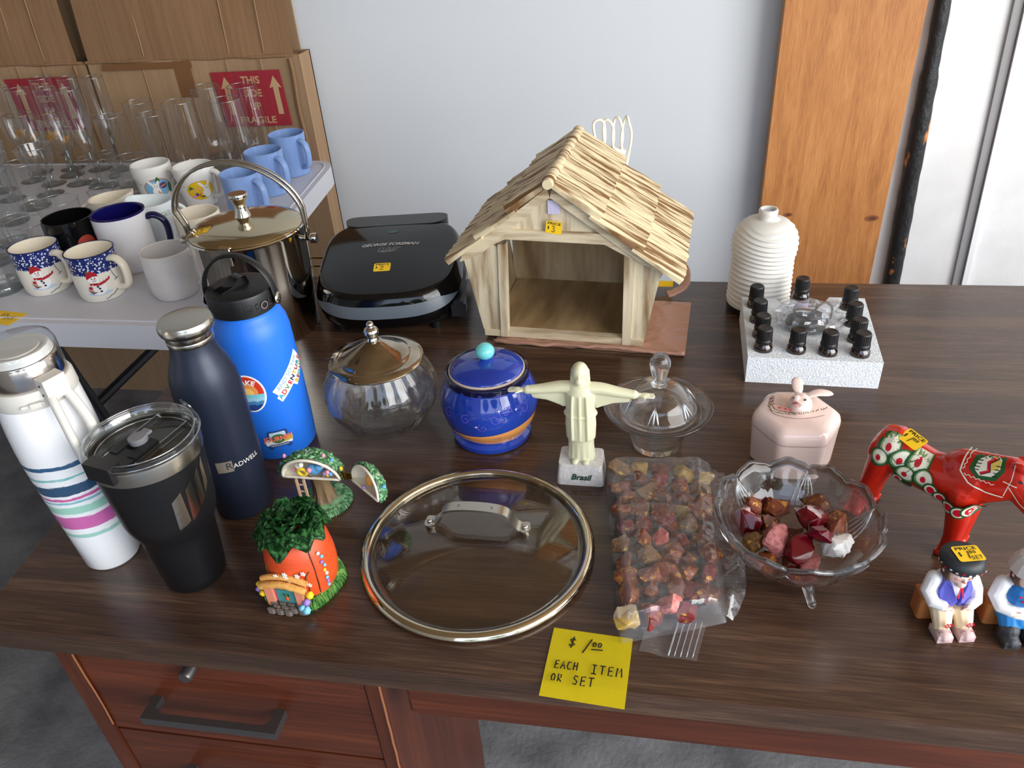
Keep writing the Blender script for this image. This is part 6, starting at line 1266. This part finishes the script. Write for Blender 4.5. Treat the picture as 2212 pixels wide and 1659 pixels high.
    if man:
        a = Art()
        for k in range(22): a.ell(-.052 + k * .005, .0008 * (k % 2), .0012, .0010, [CR, WHT, SK][k % 3], n=10)
        a.build('beaded_band', fcyl(.0190, radians(-90), .0785), ht, cut=.003)
        price(fplane((.0022, -.002, .0879), (1, .05, 0), (-.05, 1, .0)), ht, '1.00', 'SET', s=1.12)
        a = Art(); a.stroke([(-.0022, -.006), (-.0012, .002), (0, .003), (.0012, .002), (.0022, -.006)], .0014, CR); a.ell(0, .003, .0016, .0013, CR); a.build('neck_ribbon', lambda x, y, h: Vector((x, -.0160 + (y + .004) * .35 + .001, .0505 + y)), t)
        a = Art()
        for sx in (-1, 1):
            for k in range(6): a.ell(sx * .0098 + .0028 * cos(k * 1.05), .0028 * sin(k * 1.05), .0013, .0013, CR)
            a.ell(sx * .0098, 0, .0012, .0012, NVY); a.stroke([(sx * .0098, -.002), (sx * .0098, -.0065)], .0008, GRN)
        a.build('knee_flowers', lambda x, y, h: Vector((x, -.0262 - y * .15, .0205 + y)), t)
        a = Art()
        for sx in (-1, 1):
            for k in range(2): a.stroke([(sx * .0098 - .007, k * .002), (sx * .0098, -.002 + k * .002), (sx * .0098 + .007, k * .002)], .0006, BRL)
        a.build('garter_lines', lambda x, y, h: Vector((x, -.0262, .0110 + y)), t)
    else:
        a = Art(); a.stroke([(-.005, .004), (0, -.001), (.005, .004)], .0012, CR); a.stroke([(0, -.001), (-.003, -.007)], .0008, NVY); a.stroke([(0, -.001), (.003, -.007)], .0008, NVY)
        for x, y in ((-.008, -.002), (-.006, -.006), (.008, -.002), (.006, -.007)): a.ell(x, y, .0012, .0012, CR)
        a.build('neck_bow', fray(vb.data, (0, 0, .050), (1, 0, 0), (0, .15, 1), far=.05), vb, cut=.002)
seated('carved_man', 'carved wooden man in black hat and purple-blue vest seated on a block', .287, .549, radians(9), True)
seated('carved_woman', 'carved wooden woman in cream bonnet and blue dress, at the right edge', .345, .548, radians(6), False)

# ------------------------------------------------------------------ carrot house and hinged tree box
M_GRS = mat('bright_grass_paint', rgb(44, 104, 34), .45, col2=rgb(112, 164, 70), nscale=3, stretch=(60, 60, 14), lo=.42, hi=.62, bump=.4, bscale=300)
t = thing('carrot_house', 'resin carrot cottage figurine with leafy green top and little door', 'figurine', (-.347, .530, DZ), radians(-10))
def blades(b, R_, n, h, rnd, c=(0, 0), jit=0):
    for i in range(n):
        a = 2 * pi * i / n + U(-.03, .03); r = R_(a) if callable(R_) else R_; r += U(-jit, 0)
        x, y = c[0] + r * cos(a), c[1] + r * sin(a); b.tube([(x - .004 * cos(a), y - .004 * sin(a), h + U(-.001, .001)), (x, y, h * .9), (x + .0018 * cos(a) + U(-.0008, .0008), y + .0018 * sin(a), h * .35), (x + .0014 * cos(a), y + .0014 * sin(a), .0004)], 0, 5, rs=[.0004, .0011, .0010, .0004])
b = B(); RG = lambda a: .0385 + .005 * max(0, cos(a + pi / 2)) + .0012 * sin(5 * a)
b.lathe([(0, 0), (1, 0), (1.0, .004), (.93, .0085), (0, .010)], 60, fn=lambda r, z, a, j: ((r * RG(a)) if r > 0 else 0, z)); gb = part('grass_base', b, M_GRS, t, smooth=60)
b = B(); 
for q in range(3): blades(b, lambda a: RG(a) - q * .0022, 120, .0095 + q * .0008, 0)
part('grass_blades', b, M_GRS, gb, smooth=60, kind='stuff')
M_CAR = mat('carrot_orange_paint', rgb(222, 86, 36), .42, col2=rgb(204, 70, 30), nscale=10, stretch=(1, 1, 6), bump=.3, bscale=12, bstretch=(1, 1, 9), bdist=.002)
CP = [(0, .006), (.0330, .006), (.0350, .012), (.0362, .026), (.0358, .042), (.0335, .058), (.0290, .070), (.0220, .077), (.0, .080)]
b = B(); b.lathe(CP, 72, fn=lambda r, z, a, j: (r * (1 + .012 * sin(3 * a + z * 260) + .014 * sin(7 * a - z * 190)), z + .0012 * sin(3 * a) * (r > 0))); cb = part('carrot_body', b, M_CAR, t, smooth=180)
CRr = interp([(r, z) for r, z in CP if r > 0]); b = B(); b.tube([((CRr(z) + .0002) * cos(-.55 + .004 * sin(z * 300)), (CRr(z) + .0002) * sin(-.55 + .004 * sin(z * 300)), z) for z in [.008 + k * .0045 for k in range(15)]], .0007, 5); part('lid_seam', b, mat('dark_seam', rgb(60, 26, 18), .6), t)
M_LF = mat('deep_green_leaf_paint', rgb(22, 66, 28), .36, col2=rgb(84, 150, 84), nscale=9, stretch=(30, 30, 6), lo=.46, hi=.66)
random.seed(4); li = 0
for ring, (n_, r0, tilt, L_, z_) in enumerate(((9, .014, 1.05, .027, .078), (8, .010, .72, .029, .080), (6, .006, .36, .029, .081), (3, .001, .12, .026, .082))):
    for k in range(n_):
        az = 2 * pi * k / n_ + ring * .45 + U(-.12, .12); tl = tilt + U(-.12, .12); ln_ = L_ * U(.92, 1.08)
        def lf(u, v, az=az, tl=tl, ln_=ln_, sd=li):
            s_ = (u - .5) * 2; wdt = .0165 * (max(0, sin(pi * min(1, .12 + .88 * v ** 1.6))) ** .55 if v < .99 else .25); ben = tl + (v - .3) * .9; d_ = ln_ * v
            x = r0 + d_ * sin(tl + .35 * v * v); z = z_ + d_ * cos(tl + .75 * v * v); y = s_ * wdt
            z += .0035 * s_ * s_ + .0013 * sin(10 * abs(s_) + v * 12) * min(1, v * 3) + .0022 * abs(s_) ** 3 * sin(v * 17 + sd); x -= .003 * s_ * s_
            return Vector((x * cos(az) - y * sin(az), x * sin(az) + y * cos(az), z))
        b = B(); b.grid(14, 14, lf); bmesh.ops.solidify(b.bm, geom=b.bm.faces[:], thickness=.0009); part('leaf', b, M_LF, t, smooth=60); li += 1
FA = radians(-84); F = Matrix.Rotation(FA + pi / 2, 4, 'Z') @ Matrix.Diagonal((1.25, 1.0, 1.22, 1))      # porch faces local FA
PKT = mat('salmon_stone_paint', rgb(226, 140, 112), .5); THP = mat('straw_yellow_paint', rgb(232, 176, 96), .5, col2=rgb(210, 144, 70), nscale=300); TLP = mat('teal_door_paint', rgb(70, 140, 136), .45); GRS_ = mat('grey_stone_paint', rgb(112, 100, 94), .6); MGP = mat('magenta_frame_paint', rgb(190, 84, 104), .5)
b = B()
for s_ in (-1, 1): b.box((s_*.0135 - .0035, -.0430, .006), (s_*.0135 + .0035, -.034, .0275), F)
b.bevel(.0012, 2); part('porch_pillars', b, PKT, t)
b = B(); P_ = [F @ Vector((x, -.0420 + .0 * x, .0270 + .0050 * (1 - (x / .020) ** 2))) for x in [-.020 + .004 * k for k in range(11)]]; b.tube(P_, 0, 10, rs=[.0036 + .0005 * (k % 2) for k in range(11)]); b.tube([p_ + F @ Vector((0, .006, .004)) - F @ Vector((0, 0, 0)) for p_ in P_], .0035, 8); part('porch_roof', b, THP, t, smooth=60)
b = B(); b.box((-.0105, -.0395, .007), (.0105, -.036, .0275), F); dr = part('door_frame', b, MGP, t)
b = B(); b.box((-.0078, -.0405, .008), (.0078, -.039, .0245), F); b.bevel(.0006, 1); part('teal_door', b, TLP, dr, label='teal door with a carrot sign')
b = B(); b.ball(F @ Vector((.001, -.0410, .0150)), .0025, 10, 8, sc=(.8, .5, 1.3)); part('door_carrot', b, M_CAR, dr)
for x in (-.0012, .001, .003):
    b = B(); b.ball(F @ Vector((x, -.0412, .0195)), .0013, 8, 6, sc=(.8, .5, 1.6)); part('door_leaf', b, M_LF, dr)
for k in range(11):
    i, j = k % 4, k // 4; b = B(); cx, cy = -.0115 + i * .0075 + (.0035 if j % 2 else 0), -.0425 - j * .0038
    b.prism([((cx + .0036 * cos(a) * U(.85, 1.05)), (cy + .0020 * sin(a) * U(.85, 1.1))) for a in [2 * pi * q / 6 for q in range(6)]], .004, .0105 - j * .0008, F); part('path_stone', b, GRS_, t, smooth=0)
FLW = {'white': mat('white_flower_paint', rgb(240, 236, 230), .5), 'yellow': mat('yellow_flower_paint', rgb(236, 200, 40), .45), 'purple': mat('purple_flower_paint', rgb(150, 120, 196), .45), 'sky': mat('sky_flower_paint', rgb(120, 190, 214), .45)}
def flower(c, r, m, par, ctr=None):
    b = B(); c = Vector(c)
    for k in range(5): b.ball(c + F @ Vector((r * .75 * cos(k * 1.257), -.0003, r * .75 * sin(k * 1.257))), r * .55, 8, 6, sc=(1, .6, 1))
    b.ball(c + F @ Vector((0, -.0007, 0)), r * .4, 8, 6); part('flower', b, FLW[m], par, smooth=180)
def onc(th, z, o=.0012): r = CRr(z) * 1.0 + o; return (r * cos(FA + th), r * sin(FA + th), z)
for th, z in ((-.42, .038), (-.18, .046), (.10, .050), (.12, .046), (.42, .047), (.58, .048), (-.10, .0385), (.18, .0385), (.28, .034), (.52, .040), (-.55, .033), (.66, .032)): flower(onc(th, z, .003), .0021, 'white', t)
VN = mat('olive_vine_paint', rgb(96, 84, 40), .5)
for pts in ([(-.7, .030), (-.5, .040), (-.3, .044), (-.2, .042)], [(0, .037), (.2, .043), (.4, .046), (.62, .047)], [(.62, .020), (.66, .03), (.62, .040), (.75, .046)], [(-.55, .036), (-.62, .046), (-.58, .051)]):
    b = B(); b.tube(smoothpath([onc(a_, z_, .001) for a_, z_ in pts], 4), .0006, 5); part('vine', b, VN, t, smooth=180)
for (x, y, z), r, m in (((-.0245, -.036, .0235), .003, 'yellow'), ((-.0215, -.039, .016), .0036, 'yellow'), ((-.0265, -.036, .017), .003, 'purple'), ((.0215, -.039, .0215), .0040, 'yellow'), ((.0185, -.042, .0155), .0040, 'purple'), ((.0150, -.0450, .0105), .0036, 'sky'), ((.0185, -.0455, .0085), .0042, 'sky')):
    b = B(); b.ball(F @ Vector((x, y, z)), r, 12, 8, fn=lambda d: 1 + .12 * sin(9 * d.x + 7 * d.z)); part('flower', b, FLW[m], t, smooth=180)
for k in range(9):
    b = B(); a_ = .95 + .04 * sin(k * 3); z = .016 + k * .0055; b.ball(Vector(onc(a_ + .25, z, .001)), .0020, 8, 6); part('flower', b, FLW[['sky', 'purple', 'sky', 'white', 'yellow'][k % 5]], t, smooth=180)

M_TRG = mat('mint_foliage_paint', rgb(48, 96, 54), .5, col2=rgb(128, 182, 130), nscale=190, lo=.42, hi=.60, bump=.6, bscale=260, bdist=.002)
M_TRB = mat('mint_grass_paint', rgb(60, 112, 70), .5, col2=rgb(136, 186, 136), nscale=3, stretch=(50, 50, 20), lo=.42, hi=.6, bump=.4, bscale=200)
M_IVO = mat('ivory_lining', rgb(232, 224, 204), .4)
t = thing('tree_trinket_box', 'small hinged resin tree opened to show figures inside', 'figurine', (-.372, .652, DZ), 0)
b = B(); b.lathe([(0, 0), (.0300, 0), (.0310, .002), (.0270, .0055), (.012, .009), (0, .010)], 60, fn=lambda r, z, a, j: (r * (1 + .03 * sin(3 * a)) , z)); gb = part('grass_base', b, M_TRB, t, smooth=60)
b = B(); blades(b, .0300, 110, .0055, 0); blades(b, .0260, 90, .0070, 0); part('grass_blades', b, M_TRB, gb, smooth=60, kind='stuff')
M_BRK = mat('bark_paint', rgb(98, 78, 58), .5, col2=rgb(136, 112, 82), nscale=4, stretch=(40, 40, 4), bump=.6, bscale=5, bstretch=(50, 50, 4), bdist=.002)
b = B(); b.lathe([(.017, .006), (.0135, .010), (.0110, .018), (.0100, .030), (.0105, .044), (.014, .052)], 36, fn=lambda r, z, a, j: (r * (1 + .10 * sin(7 * a + z * 50) + .05 * sin(13 * a)), z)); part('trunk', b, M_BRK, t, smooth=60)
M_LAD = mat('pale_ladder_wood', rgb(202, 168, 134), .5)
ldr = []
for s_ in (-1, 1):
    b = B(); b.box((-.0135 + s_*.0045 - .0012, -.022, .004), (-.0135 + s_*.0045 + .0012, -.0195, .052)); part('ladder_rail', b, M_LAD, t)
for z in (.014, .024, .034, .044):
    b = B(); b.tube([(-.018, -.0205, z), (-.009, -.0205, z)], .0011, 6); part('ladder_rung', b, M_LAD, t)
def halfdome(par, Mx, rx, ry, rz_):
    # solid half ellipsoid, flat face towards -y, with a hollow lining
    b = B(); 
    def P_(th, ph): d_ = Vector((cos(th) * cos(ph), sin(th) * cos(ph), sin(ph))); n = 1 + .06 * fbm(d_, 9, 3) + .12 * abs(mn.noise(d_ * 13)) + .06 * abs(mn.noise(d_ * 29)); return Mx @ Vector((d_.x * rx * n, d_.y * ry * n, d_.z * rz_ * n))
    b.grid(110, 50, lambda u, v: P_(pi * u, pi / 2 * v)); 
    b.grid(40, 8, lambda u, v: Mx @ Vector((cos(pi * u) * rx * (v * .99 + .01), sin(pi * u) * ry * (v * .99 + .01), 0)))
    fo = part('foliage', b, M_TRG, par, smooth=180)
    b = B(); b.tube([Mx @ Vector((cos(pi * u) * rx * .93, -.0006, sin(pi * u) * rz_ * .90 + .0015)) for u in [k / 30 for k in range(31)]] , .0018, 8); b.tube([Mx @ Vector((-rx * .93 + 2 * rx * .93 * k / 10, -.0006, .0015)) for k in range(11)], .0018, 8); ri = part('rim', b, M_IVO, par, smooth=180)
    b = B(); b.grid(36, 12, lambda u, v: Mx @ Vector((cos(pi * u) * rx * .93 * cos(v * pi / 2), ry * .8 * sin(v * pi / 2), sin(pi * u) * rz_ * .88 * cos(v * pi / 2) + .0015))); b.grid(20, 8, lambda u, v: Mx @ Vector(((u - .5) * 1.84 * rx * sqrt(1 - v * v * .98), v * ry * .8, .0016))); part('lining', b, M_IVO, par, smooth=60, label='smooth ivory inside')
    return fo
G1_ = Matrix.Translation((-.003, -.012, .047)) @ Matrix.Rotation(radians(10), 4, 'X')
fo = halfdome(t, G1_, .0370, .032, .034)
EG = {'pink': mat('egg_pink', rgb(232, 150, 170), .4), 'blue': mat('egg_blue', rgb(96, 164, 216), .4), 'yellow': mat('egg_yellow', rgb(240, 208, 60), .4), 'violet': mat('egg_violet', rgb(176, 140, 204), .4)}
for u, v, m in ((2.7, .25, 'blue'), (2.55, .75, 'pink'), (2.1, .62, 'yellow'), (1.6, .85, 'violet'), (.9, .85, 'pink'), (.75, .52, 'blue'), (.25, .3, 'yellow')):
    c = G1_ @ Vector((.0405 * cos(u) * cos(v * .8), .030 * abs(sin(u) * cos(v)) * .55, .0365 * sin(v + .1) + .002)); b = B(); b.ball(c, .0026, 12, 8, sc=(.85, .85, 1.15)); part('egg', b, EG[m], fo, smooth=180)
def blobp(nm, lst, m, par, Mx=G1_):
    b = B(); 
    for (x, y, z), r, sc in lst: b.ball(Mx @ Vector((x, y, z)), r, 12, 8, sc=sc)
    return part(nm, b, m, par, smooth=180)
RAB = mat('rabbit_white_paint', rgb(236, 230, 222), .5)
bd = blobp('rabbit_dress', [((.004, .004, .012), .0075, (1.3, .7, .9)), ((.011, .003, .015), .005, (1.2, .7, 1))], EG['blue'], t); blobp('rabbit', [((-.012, .003, .018), .005, (1, .8, .9)), ((-.008, .001, .022), .0032, (1, 1, 1)), ((.018, .003, .022), .003, (1, 1, 1.5))], RAB, bd)
b = B(); Mr = G1_; b.tube([Mr @ Vector((-.0085 + .0052 * cos(a), -.0005, .0115 + .0052 * sin(a))) for a in [2 * pi * k / 16 for k in range(16)]], .0020, 8, close=True); part('yellow_bonnet', b, EG['yellow'], bd, smooth=180)
blobp('held_egg', [((.0015, -.0015, .0165), .003, (1, 1, 1.2))], EG['pink'], bd); blobp('pink_ear', [((-.019, .002, .012), .0028, (1.3, .7, .8))], EG['pink'], bd)
bk = blobp('basket', [((.0235, .001, .0085), .0058, (1.2, .8, .6))], BRN, t); 
for x, z, m in ((.020, .0135, 'violet'), (.0235, .0155, 'pink'), (.0265, .0125, 'blue'), (.023, .0115, 'yellow')): blobp('egg', [((x, -.002, z), .0027, (1, 1, 1.1))], EG[m], bk)
HB = mat('aged_brass', rgb(120, 90, 40), .35, .9)
b = B(); b.box((.0310, -.012, .050), (.0375, -.0105, .059)); b.tube([(.0390, -.012, .049), (.0390, -.012, .060)], .0018, 8); b.box((.0400, -.013, .050), (.0465, -.0115, .059)); part('hinge', b, HB, t)
for z in (.0545, .0585):
    b = B(); b.ball((.0345, -.0125, z - .002), .0008, 8, 6); part('screw', b, mat('brass_screw', rgb(200, 160, 70), .3, 1), t)
G2_ = Matrix.Translation((.0650, -.024, .044)) @ Matrix.Rotation(radians(-38), 4, 'Z') @ Matrix.Rotation(radians(-10), 4, 'X')
f2 = halfdome(t, G2_, .0290, .0200, .032)
for u, v, m in ((2.0, .9, 'violet'), (1.0, .75, 'pink'), (.45, .4, 'blue')):
    c = G2_ @ Vector((.0295 * cos(u) * cos(v * .8), .008, .033 * sin(v + .1))); b = B(); b.ball(c, .0026, 12, 8); part('egg', b, EG[m], f2, smooth=180)
fg = blobp('orange_dress', [((.001, .006, .012), .0060, (.9, .7, 1.3))], mat('apricot_paint', rgb(232, 166, 76), .5), t, G2_); blobp('tiny_rabbit', [((-.002, .005, .021), .0030, (1, 1, 1.2)), ((-.005, .004, .025), .0022, (1, .7, 1))], mat('pink_skin_paint', rgb(220, 170, 160), .5), fg, G2_); blobp('egg', [((-.001, -.001, .0045), .0024, (1, 1, 1))], EG['violet'], fg, G2_)
